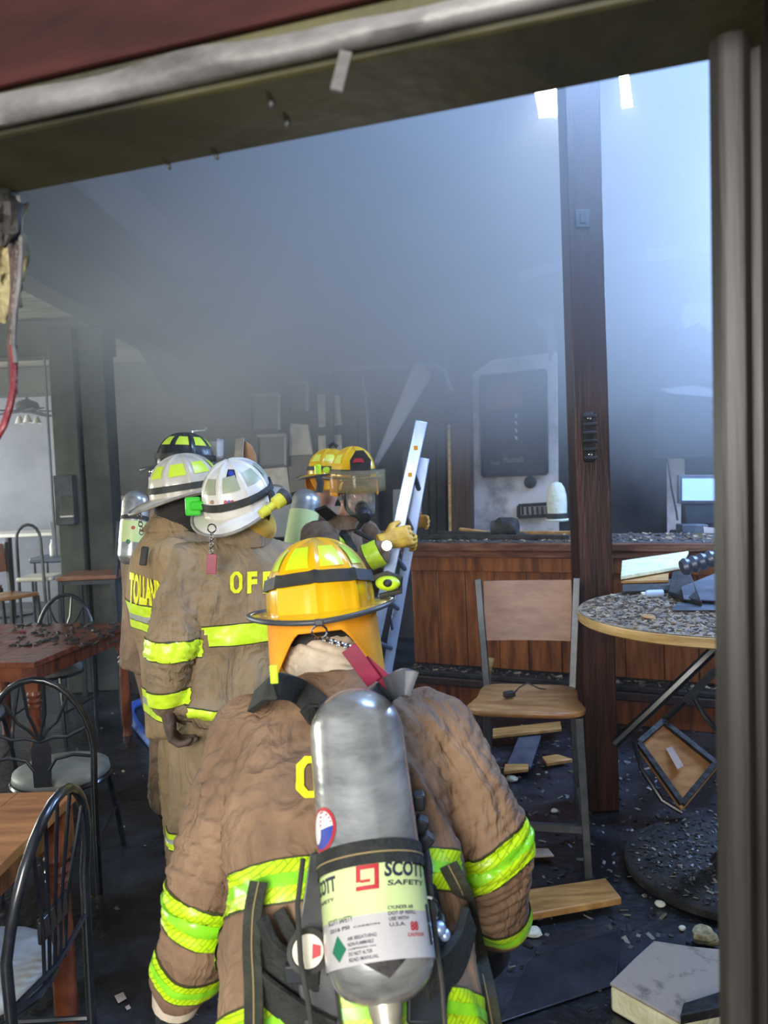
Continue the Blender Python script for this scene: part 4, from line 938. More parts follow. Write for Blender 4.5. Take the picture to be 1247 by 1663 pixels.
def rotm(yaw, pitch=0, roll=0): return Matrix.Rotation(yaw, 4, 'Z') @ Matrix.Rotation(pitch, 4, 'X') @ Matrix.Rotation(roll, 4, 'Y')

def helmet(parent, c, R, m_sh, m_rim, m_band, m_ref, s=1.0, skirt=None, band_z=.028, band_arch=0.0, brim_drop=.03, ref_el=(.42, .80), ribs=True, brim_back=.215, refs=range(8)):
    T = Matrix.Translation(c) @ R @ Matrix.Scale(s, 4)
    A, B, H = .114, .142, .146
    ribaz = [pi / 2 + 2 * pi * k / 8 for k in range(8)]
    def dome(az, el, off=0):
        # az 0 = +x right, pi/2 = front ; el 0..pi/2
        rr = 1 + off
        e = math.sin(el) ** .88 if el > 0 else 0
        ce = math.cos(el) ** .93; p = V((A * math.cos(az) * ce, B * math.sin(az) * ce, H * e))
        if ribs:
            g_ = 0
            for a in ribaz:
                dd = (az - a + pi) % (2 * pi) - pi
                wdt = .055 / max(math.cos(el), .12); g_ = max(g_, math.exp(-(dd / wdt) ** 2))
            n_ = V((p.x / A ** 2, p.y / B ** 2, p.z / H ** 2)).normalized()
            p += n_ * (.0055 * g_)
        n_ = V((p.x / A ** 2, p.y / B ** 2, p.z / H ** 2 + 1e-6)).normalized()
        return p + n_ * off
    na, ne = 96, 22; mb = MB()
    rings = [[dome(2 * pi * k / na, (pi / 2 - .02) * i / ne) for k in range(na)] for i in range(ne + 1)]
    rings = [[V((p.x * 1.0, p.y, -.018)) for p in rings[0]]] + rings
    mb.loft([[T @ p for p in r] for r in rings]); sh = mk('helmet_shell', mb, m_sh, parent, smooth=60)
    # brim
    def outl(az):
        si, co = math.sin(az), math.cos(az)
        f = .175 if si > 0 else brim_back
        x = .158 * math.copysign(abs(co) ** .9, co); yv = f * math.copysign(abs(si) ** 1.05, si)
        z = -.012 + .008 * abs(co) - (brim_drop * max(0, -si) ** 1.5) + .004 * max(0, si)
        return V((x, yv, z))
    nb = 72; rings = []
    for t, dz in ((0, 0), (.5, .002), (1, .0), (1, -.004), (.5, -.004), (0, -.006)):
        ring = []
        for k in range(nb):
            az = 2 * pi * k / nb; a0 = V((A * .99 * math.cos(az), B * .99 * math.sin(az), -.008)); b0 = outl(az)
            ring.append(T @ (a0.lerp(b0, t) + V((0, 0, dz))))
        rings.append(ring)
    mk('brim', MB().loft(rings), m_sh, sh, smooth=60)
    mk('brim_edge', MB().tube([T @ outl(2 * pi * k / nb) for k in range(nb)], .0058 * s, 8, closed=True), m_rim, sh, smooth=60)
    # rubber band round the shell
    rings = []
    for k in range(72):
        az = 2 * pi * k / 72; z0 = band_z + band_arch * max(0, -math.sin(az)); pts = []
        for zz, off in ((z0, .003), (z0, .008), (z0 + .024, .008), (z0 + .024, .003)):
            el = math.asin(min(.98, (zz / H)) ) if True else 0
            el = math.asin(min(.98, (zz / H) ** (1 / .88))); pts.append(T @ dome(az, el, off))
        rings.append(pts)
    if m_band: mk('rubber_strap', MB().loft(rings, closed=True), m_band, sh, smooth=50)
    # trapezoid reflectors between ribs
    for k in refs:
        azc = ribaz[k] + pi / 8; mbp = MB(); n = 6; vs = []
        for i in range(n + 1):
            el = ref_el[0] + (ref_el[1] - ref_el[0]) * i / n; wd = .27 - .03 * i / n
            for j in range(n + 1): vs.append(T @ dome(azc + wd * (j / n * 2 - 1), el, .0025))
        fs = [(i * (n + 1) + j, i * (n + 1) + j + 1, (i + 1) * (n + 1) + j + 1, (i + 1) * (n + 1) + j) for i in range(n) for j in range(n)]
        mbp.add(vs, fs); mk('helmet_reflector', mbp, m_ref, sh, smooth=60)
    if skirt:
        m_sk, lo, gap, drop = skirt
        vs = []; n = 60; rows = 8
        for i in range(rows + 1):
            t = i / rows
            for j in range(n + 1):
                az = -pi / 2 + (j / n * 2 - 1) * 2.15      # round the back
                da = abs(az + pi / 2)
                dp = drop * (.22 + .78 * min(1, max(0, (da - gap * .45) / gap)) ** 1.2)
                fl = 1 + .05 * math.sin(t * 1.5) + .02 * math.sin(az * 9) * t
                vs.append(T @ V((.119 * math.cos(az) * fl, .148 * math.sin(az) * fl, -.01 - dp * t)))
        fs = [(i * (n + 1) + j, i * (n + 1) + j + 1, (i + 1) * (n + 1) + j + 1, (i + 1) * (n + 1) + j) for i in range(rows) for j in range(n)]
        o = mk('ear_flap', MB().add(vs, fs), m_sk, sh, smooth=80); so_ = o.modifiers.new('s', 'SOLIDIFY'); so_.thickness = .003
    return sh, T
def chain(parent, a, b_, m, n=9, r=.004):
    a = V(a); b_ = V(b_)
    for k in range(n):
        c = a.lerp(b_, (k + .5) / n); d = (b_ - a).normalized(); L = (b_ - a).length / n * .78
        s1 = V((1, 0, 0)) if k % 2 else V((.3, .95, 0)); s1 = (s1 - d * s1.dot(d)).normalized()
        mk('chain_link', MB().tube([c + d * math.cos(t) * L * .75 + s1 * math.sin(t) * r * 1.3 for t in [2 * pi * q / 8 for q in range(8)]], r * .38, 5, closed=True), m_chrome, parent)
def cylinder_pack(parent, top, bot, r, m=m_cyl, strapm=None, name='air_cylinder', n=40):
    top = V(top); bot = V(bot); ax_ = (top - bot); L = ax_.length; q = ax_.to_track_quat('Z', 'Y').to_matrix().to_4x4()
    T = Matrix.Translation(bot) @ q
    prof = [(.001, L)] + [(r * math.sin(a), L - r * .95 + r * .95 * math.cos(a)) for a in [pi / 2 * k / 9 for k in range(1, 10)]] + [(r, L * .5), (r, r * .9)] + [(r * math.cos(a) ** .8, r * .9 - r * .8 * math.sin(a)) for a in [pi / 2 * k / 9 for k in range(1, 9)]] + [(r * .25, 0.005), (.001, .005)]
    return mk(name, MB().lathe(prof, n, T), m, parent, smooth=60), T, L
def cylpatch(name, T, r, z0, z1, a0, a1, off, m, parent, n=24):
    vs = []; fs = []
    for i in range(5):
        z = z0 + (z1 - z0) * i / 4
        for j in range(n + 1):
            a = a0 + (a1 - a0) * j / n; vs.append(T @ V(((r + off) * math.cos(a), (r + off) * math.sin(a), z)))
    fs = [(i * (n + 1) + j, i * (n + 1) + j + 1, (i + 1) * (n + 1) + j + 1, (i + 1) * (n + 1) + j) for i in range(4) for j in range(n)]
    return mk(name, MB().add(vs, fs), m, parent, smooth=60)
def face_head(mb, c, R, s=1.0):
    """head with nose, brow, chin and ears, looking along local +y"""
    T = Matrix.Translation(c) @ R @ Matrix.Scale(s, 4)
    def e(p, rx, ry, rz, n=14): mb.ell(T @ V(p), rx * s, ry * s, rz * s, n=n, mat=R.to_3x3().to_4x4())
    e((0, -.005, .02), .076, .095, .10, 20); e((0, .035, -.05), .055, .055, .06); e((0, .075, -.095), .026, .02, .02)
    e((0, .10, -.02), .013, .02, .03); e((0, .108, -.04), .017, .014, .012); e((0, .085, .03), .045, .018, .012)
    e((0, .092, -.068), .024, .010, .007); e((0, .090, -.078), .020, .010, .007)
    for q in (-1, 1): e((q * .078, -.005, -.01), .010, .022, .034); e((q * .032, .075, -.02), .022, .02, .018); e((q * .03, .082, .012), .014, .010, .010)
    return mb

def figure(name, label, J, coat_m, seed, group=None, vox=.011, shw=.20, amp=.010, skin_m=None, collar=True, hemz=None, trouser_m=None, arms=True, sidev=None, face=None, hipw=.20, wai=.20, chd=.15):
    base = V((J['hip'].x, J['hip'].y, 0)); t = thing(name, base, label, 'person', group)
    hip, chest, neck, head = J['hip'], J['chest'], J['neck'], J['head']
    sv = V(sidev) if sidev is not None else (J['shR'] - J['shL']).normalized()
    # inner body, one continuous mesh
    mb = MB()
    mb.torso([(hip + V((0, 0, -.06)), .12, .09, sv), (hip, .15, .11, sv), (hip.lerp(chest, .5), .13, .10, sv), (chest, .15, .11, sv), (chest.lerp(neck, .6), .13, .085, sv), (neck, .055, .055, sv)])
    mb.limb([neck.lerp(chest, .2), neck, head.lerp(neck, .3)], [.06, .058, .055])
    if face is not None: face_head(mb, head, face)
    else: mb.ell(head, .075, .09, .11, n=16)
    for sd in 'LR':
        mb.limb([J['sh' + sd], J['el' + sd], J['wr' + sd]], [.055, .045, .032], 10)
        d = (J['wr' + sd] - J['el' + sd]).normalized(); mb.ell(J['wr' + sd] + d * .05, .026, .024, .035, n=10)
        mb.limb([J['hp' + sd], J['kn' + sd], J['an' + sd]], [.085, .06, .042], 10)
        mb.limb([J['an' + sd], J['an' + sd] + V((0, 0, -.05)) + J.get('toe', V((0, .18, 0)))], [.04, .03], 8)
    voxel('body', mb, m_skin if skin_m is None else skin_m, t, .008 if face is not None else .014, 2)
    # trousers
    mb = MB()
    mb.torso([(hip + V((0, 0, -.10)), hipw * .9, .145, sv), (hip, hipw, .155, sv), (hip.lerp(chest, .35), hipw * .92, .145, sv)])
    for sd in 'LR': mb.limb([J['hp' + sd], J['kn' + sd], J['an' + sd] + V((0, 0, .03))], [.125, .105, .092])
    fo = [(J['kn' + sd], (J['an' + sd] - J['hp' + sd]).normalized(), .14, .012, .06) for sd in 'LR'] + [(J['an' + sd] + V((0, 0, .06)), UP, .10, .012, .05) for sd in 'LR']
    tr_ = voxel('trousers', mb, trouser_m or coat_m, t, vox * 1.15, 4, amp * .8, 7, .4, seed + 5, fo)
    for sd in 'LR':
        a = J['an' + sd]; tv = J.get('toe', V((0, .18, 0)))
        mbb = MB().limb([a + V((0, 0, .1)), a + V((0, 0, -.03)), a + V((0, 0, -.045)) + tv * .5, a + V((0, 0, -.05)) + tv], [.07, .062, .055, .045], 12)
        mbb.v = [V((p.x, p.y, max(p.z, .004))) for p in mbb.v]
        voxel('boot', mbb, m_boot, t, .012, 2)
    # coat
    mb = MB(); hem = J.get('hem', hip + V((0, 0, -.14)))
    mb.torso([(hem, hipw * 1.14, .185, sv), (hip.lerp(hem, .3), hipw * 1.1, .18, sv), (hip.lerp(chest, .45), wai * 1.02, .165, sv), (chest, shw * 1.1, chd * 1.1, sv), (chest.lerp(neck, .55), shw * .98, chd * .92, sv), (chest.lerp(neck, .85), shw * .62, chd * .68, sv), (neck, .085, .085, sv)])
    fo = []
    for sd in 'LR':
        s_, e_, w_ = J['sh' + sd], J['el' + sd], J['wr' + sd]; k_ = J.get('k' + sd, 1.0)
        mb.limb([s_.lerp(chest, .15), s_, e_, w_], [.09, .092 * k_, .078 * k_, .064 * k_])
        d1 = (e_ - s_).normalized(); fo += [(e_, (w_ - s_).normalized(), .13, .011, .05), (s_.lerp(e_, .45), (d1 + sv * .5).normalized(), .12, .007, .07), (s_ + (hip - neck).normalized() * .1, (sv + (hip - neck).normalized() * .6 * (1 if sd == 'L' else -1)).normalized(), .13, .008, .07)]
    ct_ = voxel('coat', mb, coat_m, t, vox, 4, amp, 6.5, .42, seed, fo)
    if collar:
        up_ = (head - neck).normalized(); rings = []
        for z, r in ((-.03, .105), (.01, .098), (.045, .088), (.05, .082), (.01, .088), (-.03, .09)):
            rings.append([neck + up_ * z + V((math.cos(a) * r * (1 + .05 * math.sin(a * 3 + seed)), math.sin(a) * r, 0)) for a in [2 * pi * k / 32 for k in range(32)]])
        mk('collar', MB().loft(rings, closed=True), coat_m, t, smooth=70)
    return t, ct_, tr_

# ---- front firefighter, seen from behind, air cylinder on the back
JA = dict(hip=P(565, 1600, 1.40), chest=P(555, 1300, 1.60), neck=P(535, 1122, 1.75), head=P(522, 1010, 1.86),
          shL=P(408, 1205, 1.68), shR=P(708, 1185, 1.70), elL=P(335, 1440, 1.53), elR=P(806, 1395, 1.60), wrL=P(298, 1580, 1.55), wrR=P(808, 1500, 1.72),
          hem=P(575, 1760, 1.36))
JA['hpL'] = JA['hip'] + V((-.10, .02, -.08)); JA['hpR'] = JA['hip'] + V((.11, .02, -.08))
JA['knL'] = V((JA['hip'].x - .13, 1.62, .47)); JA['knR'] = V((JA['hip'].x + .15, 1.62, .47)); JA['anL'] = V((JA['hip'].x - .14, 1.42, .09)); JA['anR'] = V((JA['hip'].x + .17, 1.42, .09))
JA['kL'] = .96; JA['kR'] = .92
tA, cA, trA = figure('firefighter', 'nearest firefighter seen from behind, yellow helmet, silver air cylinder on the back', JA, m_coatA, 1, vox=.0075, shw=.205, amp=.020, hipw=.205, wai=.215, chd=.14)
nb_ = (JA['elL'] - JA['shL']).normalized()
def axb(p1, p2): return (V(p2) - V(p1)).normalized()
# arm bands
aL = axb(JA['shL'], JA['elL']); aL2 = axb(JA['elL'], JA['wrL']); aR = axb(JA['shR'], JA['elR']); aR2 = axb(JA['elR'], JA['wrR'])
triple(cA, P(338, 1486, 1.53), (aL * .4 + aL2 * .6 + V((-.12, 0, 0))).normalized(), .036, near(P(330, 1480, 1.53), .135), m_green)
triple(cA, P(300, 1572, 1.54), aL2 + V((-.15, 0, 0)), .022, near(P(300, 1572, 1.54), .12), m_green)
triple(cA, P(800, 1393, 1.60), (aR + aR2 * .3 + V((.15, 0, 0.1))).normalized(), .033, near(P(803, 1395, 1.60), .115), m_green)
triple(cA, P(810, 1490, 1.70), (aR2 * .5 + V((0, 0, -1))).normalized(), .020, near(P(812, 1490, 1.68), .10), m_green)
sp_ = axb(JA['hip'], JA['neck'])
triple(cA, P(560, 1440, 1.45), sp_, .034, lambda q: abs(q.x - JA['chest'].x) < .225 and (q - JA['elL']).length > .13 and (q - JA['elR']).length > .125, m_green)
triple(cA, P(575, 1648, 1.25), sp_ + V((0, .2, 0)), .028, lambda q: abs(q.x - JA['chest'].x) < .30 and (q - JA['wrL']).length > .10, m_green)
decal(cA, 'back_letter', OCT, [(481, 1298), (530, 1298), (530, 1230), (481, 1230)], m_letter, .005)
glove('glove', JA['wrL'] + aL2 * .04, aL2, V((.6, .5, 0)), -1, m_glove, tA, 1.1)
glove('glove', JA['wrR'] + aR2 * .03, V((0, .25, -1)), V((-.6, .5, 0)), 1, m_glove, tA, 1.1)
# pale cuff
mk('wristlet', MB().tube([JA['wrL'] + aL2 * .03, JA['wrL'] + aL2 * .075], [.056, .046], 16), m_hood, tA)
# helmet, flap, hood
hA, TA = helmet(tA, P(521, 984, 1.86), rotm(math.radians(2), math.radians(-7), math.radians(-3.5)), m_hyel, m_trim, m_rubber, mat('lime_sticker', (.72, 1.0, .02), None, rough=.2, coat=.5), 1.07, (m_orange, 0, .80, .165), band_z=.040, band_arch=.010, brim_drop=.012, ref_el=(.56, 1.02), brim_back=.20)
ck = V((.135, -.02, .02))
lp = TA @ V((.150, -.05, .035))
mk('helmet_lamp', MB().ell(lp, .026, .038, .018, n=16, mat=rotm(.5)), m_limeplastic, hA); mk('lamp_button', MB().ell(lp + V((0, -.030, .004)), .011, .014, .009, n=12), m_rubber, hA)
mk('lamp_holder', MB().tube([lp + V((-.03, .01, .012)), lp + V((0, .0, .022)), lp + V((.03, .0, .01)), lp + V((.028, 0, -.02)), lp + V((-.02, 0, -.03))], .007, 8), m_rubber, hA)
hd = MB(); nk = JA['neck']; 
hd.ell(P(528, 1064, 1.81), .098, .10, .062, n=24); hd.ell(P(540, 1088, 1.78), .092, .095, .035, n=24)
voxel('hood', hd, m_hood, tA, .006, 2, .006, 16, .5, 3, [(P(528, 1070, 1.76), V((.3, 0, 1)).normalized(), .12, .006, .035)])
voxel('helmet_lining', MB().ell(P(528, 1030, 1.845), .108, .105, .035, n=24), m_darkcloth, tA, .008, 2)
cl_ = MB(); cc = P(530, 1140, 1.73)
for z, r in ((0, 0),): pass
rings = [[cc + V((math.cos(a) * r, math.sin(a) * r * .9, z + .012 * math.sin(a * 2 + 1))) for a in [2 * pi * k / 36 for k in range(36)]] for z, r in ((-.05, .125), (-.01, .115), (.03, .100), (.034, .093), (-.01, .10), (-.05, .11))]
mk('collar_lapel', cl_.loft(rings, closed=True), m_coatA, tA, smooth=70)
ra_ = TA @ V((.003, -.200, -.035)); 
mk('key_ring', MB().tube([ra_ + V((math.cos(a) * .016, 0, math.sin(a) * .014 - .008)) for a in [2 * pi * k / 14 for k in range(14)]], .0025, 6, closed=True), m_chrome, hA)
mk('rim_clip', MB().box(ra_ + V((0, 0, .012)), (.02, .012, .014)), m_trim, hA, bevel=.003)
cb_ = P(566, 1050, 1.60); chain(hA, ra_ + V((0, 0, -.02)), cb_, m_chrome, 8, .006)
for (x0, y0, x1, y1, w_, yy, lab) in ((566, 1052, 608, 1108, .034, 1.585, 'dark'), (590, 1072, 641, 1118, .026, 1.60, 'light')):
    mk('accountability_tag', MB().bar(P(x0, y0, yy), P(x1, y1, yy), w_, .003, (1, 0, .8)), m_tag, hA, bevel=.0013)
# air cylinder and harness
ctop, cbot = P(572, 1124, 1.50), P(627, 1646, 1.185); cR = .0865
back_ = thing('tmp', (0, 0, 0), 'x', 'x'); bpy.data.objects.remove(back_)
cyA, TC, LC = cylinder_pack(tA, ctop, cbot, cR, n=56)
# local azimuth facing the camera
inv = TC.inverted(); cl0 = inv @ CAM; az0 = math.atan2(cl0.y, cl0.x)
# sense: does azimuth increase to the left or right in view?
pp = TC @ V((cR * math.cos(az0 + .3), cR * math.sin(az0 + .3), LC / 2)) - TC @ V((cR * math.cos(az0 - .3), cR * math.sin(az0 - .3), LC / 2))
sg = 1 if pp.dot(cr) > 0 else -1
def cyl_fn(off=.003):
    return lambda a, z: TC @ V(((cR + off) * math.cos(az0 + sg * a), (cR + off) * math.sin(az0 + sg * a), z))
def zc_(py):            # height along the cylinder for an image row (front line)
    best = min(((abs(proj_y(TC @ V((cR * math.cos(az0), cR * math.sin(az0), LC * k / 200))) - py)), LC * k / 200) for k in range(201)); return best[1]
def proj_y(p):
    d = p - CAM; return CY - F * d.dot(cu) / d.dot(fd)
zs_ = {y_: zc_(y_) for y_ in (1385, 1408, 1432, 1450, 1550, 1360, 1290, 1480)}
cylpatch('lime_label', TC, cR, zc_(1482), zc_(1402), az0 - 2.2, az0 + 2.2, .0012, m_lime_lab, cyA, 48)
cylpatch('grey_label', TC, cR, zc_(1560), zc_(1482), az0 - 2.2, az0 + 2.2, .0012, m_white_lab, cyA, 48)
cf = cyl_fn(.0022)
def cyltext(txt, a0, a1, py0, py1, m, slant=0.0, bold=0.02):
    z0, z1 = zc_(py0), zc_(py1)
    return mapped('label_lettering', text_geo(txt, .2, bold), lambda u, v: cf(a0 + (a1 - a0) * u + slant * v, z0 + (z1 - z0) * v), m, cyA)
cyltext('SCOTT', .22, 1.22, 1426, 1402, m_ink, .05, .035); cyltext('SAFETY', .26, 1.15, 1440, 1431, m_ink, .02)
cyltext('SCOTT', -1.50, -.72, 1436, 1410, m_ink, 0, .035); cyltext('SAFETY', -1.40, -.78, 1449, 1443, m_ink)
def cylpoly(name, pts, m): 
    n = 6; q4 = pts if len(pts) == 4 else [pts[0], pts[1], pts[2], pts[2]]; vs = []
    for i in range(n + 1):
        for j in range(n + 1):
            u, v = j / n, i / n; a = [(q4[0][k] * (1 - u) + q4[1][k] * u) * (1 - v) + (q4[3][k] * (1 - u) + q4[2][k] * u) * v for k in (0, 1)]; vs.append(cf(*a))
    return mk(name, MB().add(vs, [(i * (n + 1) + j, i * (n + 1) + j + 1, (i + 1) * (n + 1) + j + 1, (i + 1) * (n + 1) + j) for i in range(n) for j in range(n)]), m, cyA, smooth=0)
zA = zc_(1404); zB = zc_(1443); dzz = zA - zB
def logo(x0, y0, x1, y1): return [(-.31 + .42 * x0 + .04 * y0, zB + dzz * y0), (-.31 + .42 * x1 + .04 * y0, zB + dzz * y0), (-.31 + .42 * x1 + .04 * y1, zB + dzz * y1), (-.31 + .42 * x0 + .04 * y1, zB + dzz * y1)]
for a in ((0, .34, .2, 1), (.2, .82, 1.0, 1), (.2, .30, .62, .42), (.8, 0, 1.0, .82), (0, 0, .8, .18)): cylpoly('label_emblem', logo(*a), m_red)
cyltext('SCOTT SAFETY', -1.02, -.42, 1488, 1480, m_ink, 0, .01); cyltext('2216 PSI', -.98, -.50, 1502, 1494, m_ink, 0, .02); cyltext('CARBON', -.42, .05, 1503, 1498, m_ink)
for k, tx in enumerate(('CYLINDER AIR', 'DOT-SP REFILL', 'USE WITH', 'U.S.A.')): cyltext(tx, .22, [.74, .78, .60, .52][k], 1480 + k * 9, 1474 + k * 9, m_ink, 0, .012)
for k, tx in enumerate(('AIR BREATHING', 'NON-FLAMMABLE', 'COMPRESSED GAS', 'DO NOT ALTER', 'READ MANUAL')): cyltext(tx, -.56, [-.02, -.08, -.05, -.12, -.02][k], 1520 + k * 8.5, 1515 + k * 8.5, m_ink, 0, .006)
cyltext('88', .62, .80, 1516, 1500, m_red, 0, .03); cyltext('CAUTION', .54, .92, 1526, 1519, m_red, 0, .02)
cylpoly('label_bar', [(1.14, zc_(1500)), (1.26, zc_(1500)), (1.26, zc_(1472)), (1.14, zc_(1472))], m_ink); cylpoly('label_bar', [(1.14, zc_(1540)), (1.26, zc_(1540)), (1.26, zc_(1506)), (1.14, zc_(1506))], m_ink)
cylpoly('hazard_diamond', [(-.78, zc_(1552)), (-.60, zc_(1532)), (-.78, zc_(1508)), (-.96, zc_(1532))], m_dkgreen)
cylpoly('soot_patch', [(-.30, zc_(1562)), (.45, zc_(1562)), (.12, zc_(1590))], m_char)
# patriotic roundel
zc0 = zc_(1328); rr_ = .036
def disc(name, a_c, zc1, ra, rz, m, n=26, off=.0016, a_from=0, a_to=2 * pi):
    c = cyl_fn(off); vs = [c(a_c + q / 5 * ra / cR * math.cos(t), zc1 + q / 5 * rz * math.sin(t)) for q in range(6) for t in [a_from + (a_to - a_from) * k / n for k in range(n + 1)]]
    return mk(name, MB().add(vs, [(q * (n + 1) + k, q * (n + 1) + k + 1, (q + 1) * (n + 1) + k + 1, (q + 1) * (n + 1) + k) for q in range(5) for k in range(n)]), m, cyA, smooth=0)
ac = -1.02
disc('roundel', ac, zc0, rr_, rr_, m_red); disc('roundel_field', ac, zc0, rr_ * .84, rr_ * .84, m_paper, off=.002)
disc('roundel_field', ac, zc0, rr_ * .84, rr_ * .84, m_blue, off=.0024, a_from=pi, a_to=2 * pi)
for k in range(4):
    zz_ = zc0 + .006 + k * .0065; w_ = math.sqrt(max(0, (rr_ * .84) ** 2 - (zz_ + .003 - zc0) ** 2)) / cR * .95; c = cyl_fn(.0025)
    mk('roundel_stripe', MB().add([c(ac - w_ * .1, zz_), c(ac + w_, zz_), c(ac + w_, zz_ + .003), c(ac - w_ * .1, zz_ + .003)], [(0, 1, 2, 3)]), m_red, cyA, smooth=0)
disc('roundel_head', ac - .16, zc0 - .002, .013, .018, m_paper, off=.003)
for z_a, z_b, m_, of in ((1405, 1364, m_strap, .004), (1386, 1383, m_tanstripe, .0048)):
    cylpatch('cylinder_strap', TC, cR, zc_(z_a), zc_(z_b), az0 - pi, az0 + pi, of, m_, cyA, 56)
mk('cylinder_neck', MB().lathe([(.030, .03), (.026, .0), (.022, -.012), (.021, -.055), (.001, -.06)], 20, TC), m_brass, cyA)
mk('valve_block', MB().lathe([(.03, -.055), (.034, -.06), (.034, -.10), (.02, -.11)], 16, TC), m_plastic, cyA)
# harness plate, straps, gauge, hoses
def bp(px, py, dy=0):      # a point just behind the coat's back, as seen at px,py
    h = BVA.ray_cast(CAM, ray(px, py)); q = h[0] if h[0] is not None else P(px, py, 1.42)
    return q - ray(px, py) * (.012 + dy)
BVA = bvh_of(cA)
hs = mk('harness_plate', MB().prism([bp(504, 1385), bp(520, 1385), bp(560, 1700), bp(500, 1700), bp(478, 1560), bp(474, 1530), bp(490, 1480)], -ray(500, 1500) * .02), m_plastic, tA, bevel=.006)
mk('harness_plate', MB().prism([bp(664, 1330), bp(686, 1330), bp(735, 1560), bp(722, 1663), bp(660, 1663)], -ray(700, 1500) * .02), m_board, tA, bevel=.006)
gc = bp(500, 1545, .03); gn = -ray(500, 1545); GT = Matrix.Translation(gc) @ gn.to_track_quat('Z', 'Y').to_matrix().to_4x4()
ga = mk('pressure_gauge', MB().lathe([(.001, -.02), (.030, -.02), (.034, 0), (.034, .012), (.027, .014), (.025, .008), (.001, .008)], 28, GT), m_rubber, hs if False else tA)
mk('gauge_face', MB().lathe([(.001, .009), (.025, .009), (.025, .0105), (.001, .0105)], 28, GT), mat('gauge_cream', (.75, .66, .48), (.85, .80, .66), 30, rough=.3), ga)
mk('gauge_mark', MB().add([GT @ V((x, y_, .012)) for x, y_ in ((.006, -.012), (.020, -.008), (.021, .006), (.008, .010))], [(0, 1, 2, 3)]), m_red, ga, smooth=0)
mk('air_hose', MB().tube([bp(492, 1395, .06), bp(483, 1470, .07), bp(488, 1560, .07), bp(500, 1625, .07), bp(513, 1720, .07)], .0045, 8), m_rubber, tA)
mk('air_hose', MB().tube([bp(695, 1400, .05), bp(708, 1530, .06), bp(718, 1600, .06), bp(726, 1720, .06)], .0045, 8), m_rubber, tA)
for i, (x, y_) in enumerate(((680, 1300), (683, 1340), (690, 1365), (700, 1480), (708, 1500))):
    mk('buckle', MB().box(bp(x, y_, .03), (.022, .03, .03), Matrix.Rotation(.4 * i, 3, 'Y')), m_board, tA, bevel=.004)
mk('strap_lamp', MB().ell(bp(713, 1508, .05), .012, .014, .012, n=12).ell(bp(722, 1518, .05), .010, .012, .010, n=12), m_alu, tA)
mk('metal_ring', MB().tube([bp(694, 1478, .05) + V((.018 * math.cos(a), 0, .022 * math.sin(a))) for a in [2 * pi * k / 12 for k in range(12)]], .003, 6, closed=True), m_chrome, tA)
def strap(name, pts, w, m, side, parent=tA, stripe=None, t=.006, dy=.0, flat=True):
    q = [bp(x, y_, dy) for x, y_ in pts]; dense = []
    for i in range(len(q) - 1):
        for k in range(5):
            tt = k / 5; dense.append(q[i].lerp(q[i + 1], tt))
    dense.append(q[-1])
    for _ in range(3): dense = [dense[0]] + [(dense[i - 1] + dense[i] * 2 + dense[i + 1]) / 4 for i in range(1, len(dense) - 1)] + [dense[-1]]
    n = len(dense)
    ww = [w[0] + (w[1] - w[0]) * i / (n - 1) for i in range(n)] if isinstance(w, tuple) else w
    o = mk(name, MB().ribbon(dense, ww, t, side), m, parent, smooth=30, bevel=.0015)
    if stripe: mk('strap_stitch', MB().ribbon([p - ray(pts[0][0], pts[0][1]) * .0045 for p in dense], .0022, .002, side), stripe, o)
    return o
sx = (1, 0, 0)
strap('shoulder_strap', [(500, 1172), (470, 1140), (440, 1118), (405, 1150)][:1] + [(520, 1150), (480, 1118), (445, 1112), (412, 1140)], (.055, .045), m_strap, (0.4, .3, 1), dy=.006, t=.014)
strap('shoulder_strap', [(600, 1150), (628, 1120), (655, 1105), (672, 1112)], (.05, .045), m_slate, (-.4, .3, 1), dy=.006, t=.014)
strap('hanging_strap', [(420, 1432), (410, 1480), (408, 1540), (412, 1600), (412, 1700)], .031, m_strap_ol, sx, stripe=m_tanstripe, dy=.03)
strap('hanging_strap', [(728, 1405), (752, 1450), (770, 1520), (788, 1600), (806, 1700)], .034, m_strap_ol, sx, stripe=m_tanstripe, dy=.03)
strap('waist_belt', [(418, 1500), (440, 1560), (480, 1595), (520, 1600)], .075, m_strap, (0, 0, 1), stripe=m_tanstripe, dy=.012, t=.014)
strap('waist_belt', [(410, 1590), (450, 1625), (500, 1660), (540, 1680)], .05, m_strap, (0, 0, 1), dy=.010, t=.01)
strap('waist_belt', [(690, 1610), (725, 1580), (750, 1540), (762, 1490)], .075, m_strap, (0, 0, 1), dy=.012, t=.014)
strap('pull_strap', [(452, 1478), (468, 1510), (490, 1545)], .022, m_strap, sx, dy=.008)
mk('belt_pouch', MB().box(bp(480, 1578, .03), (.034, .02, .03)), m_board, tA, bevel=.003)
strap('mask_strap', [(444, 1080), (446, 1110)], .014, m_limeplastic, sx, dy=.01)

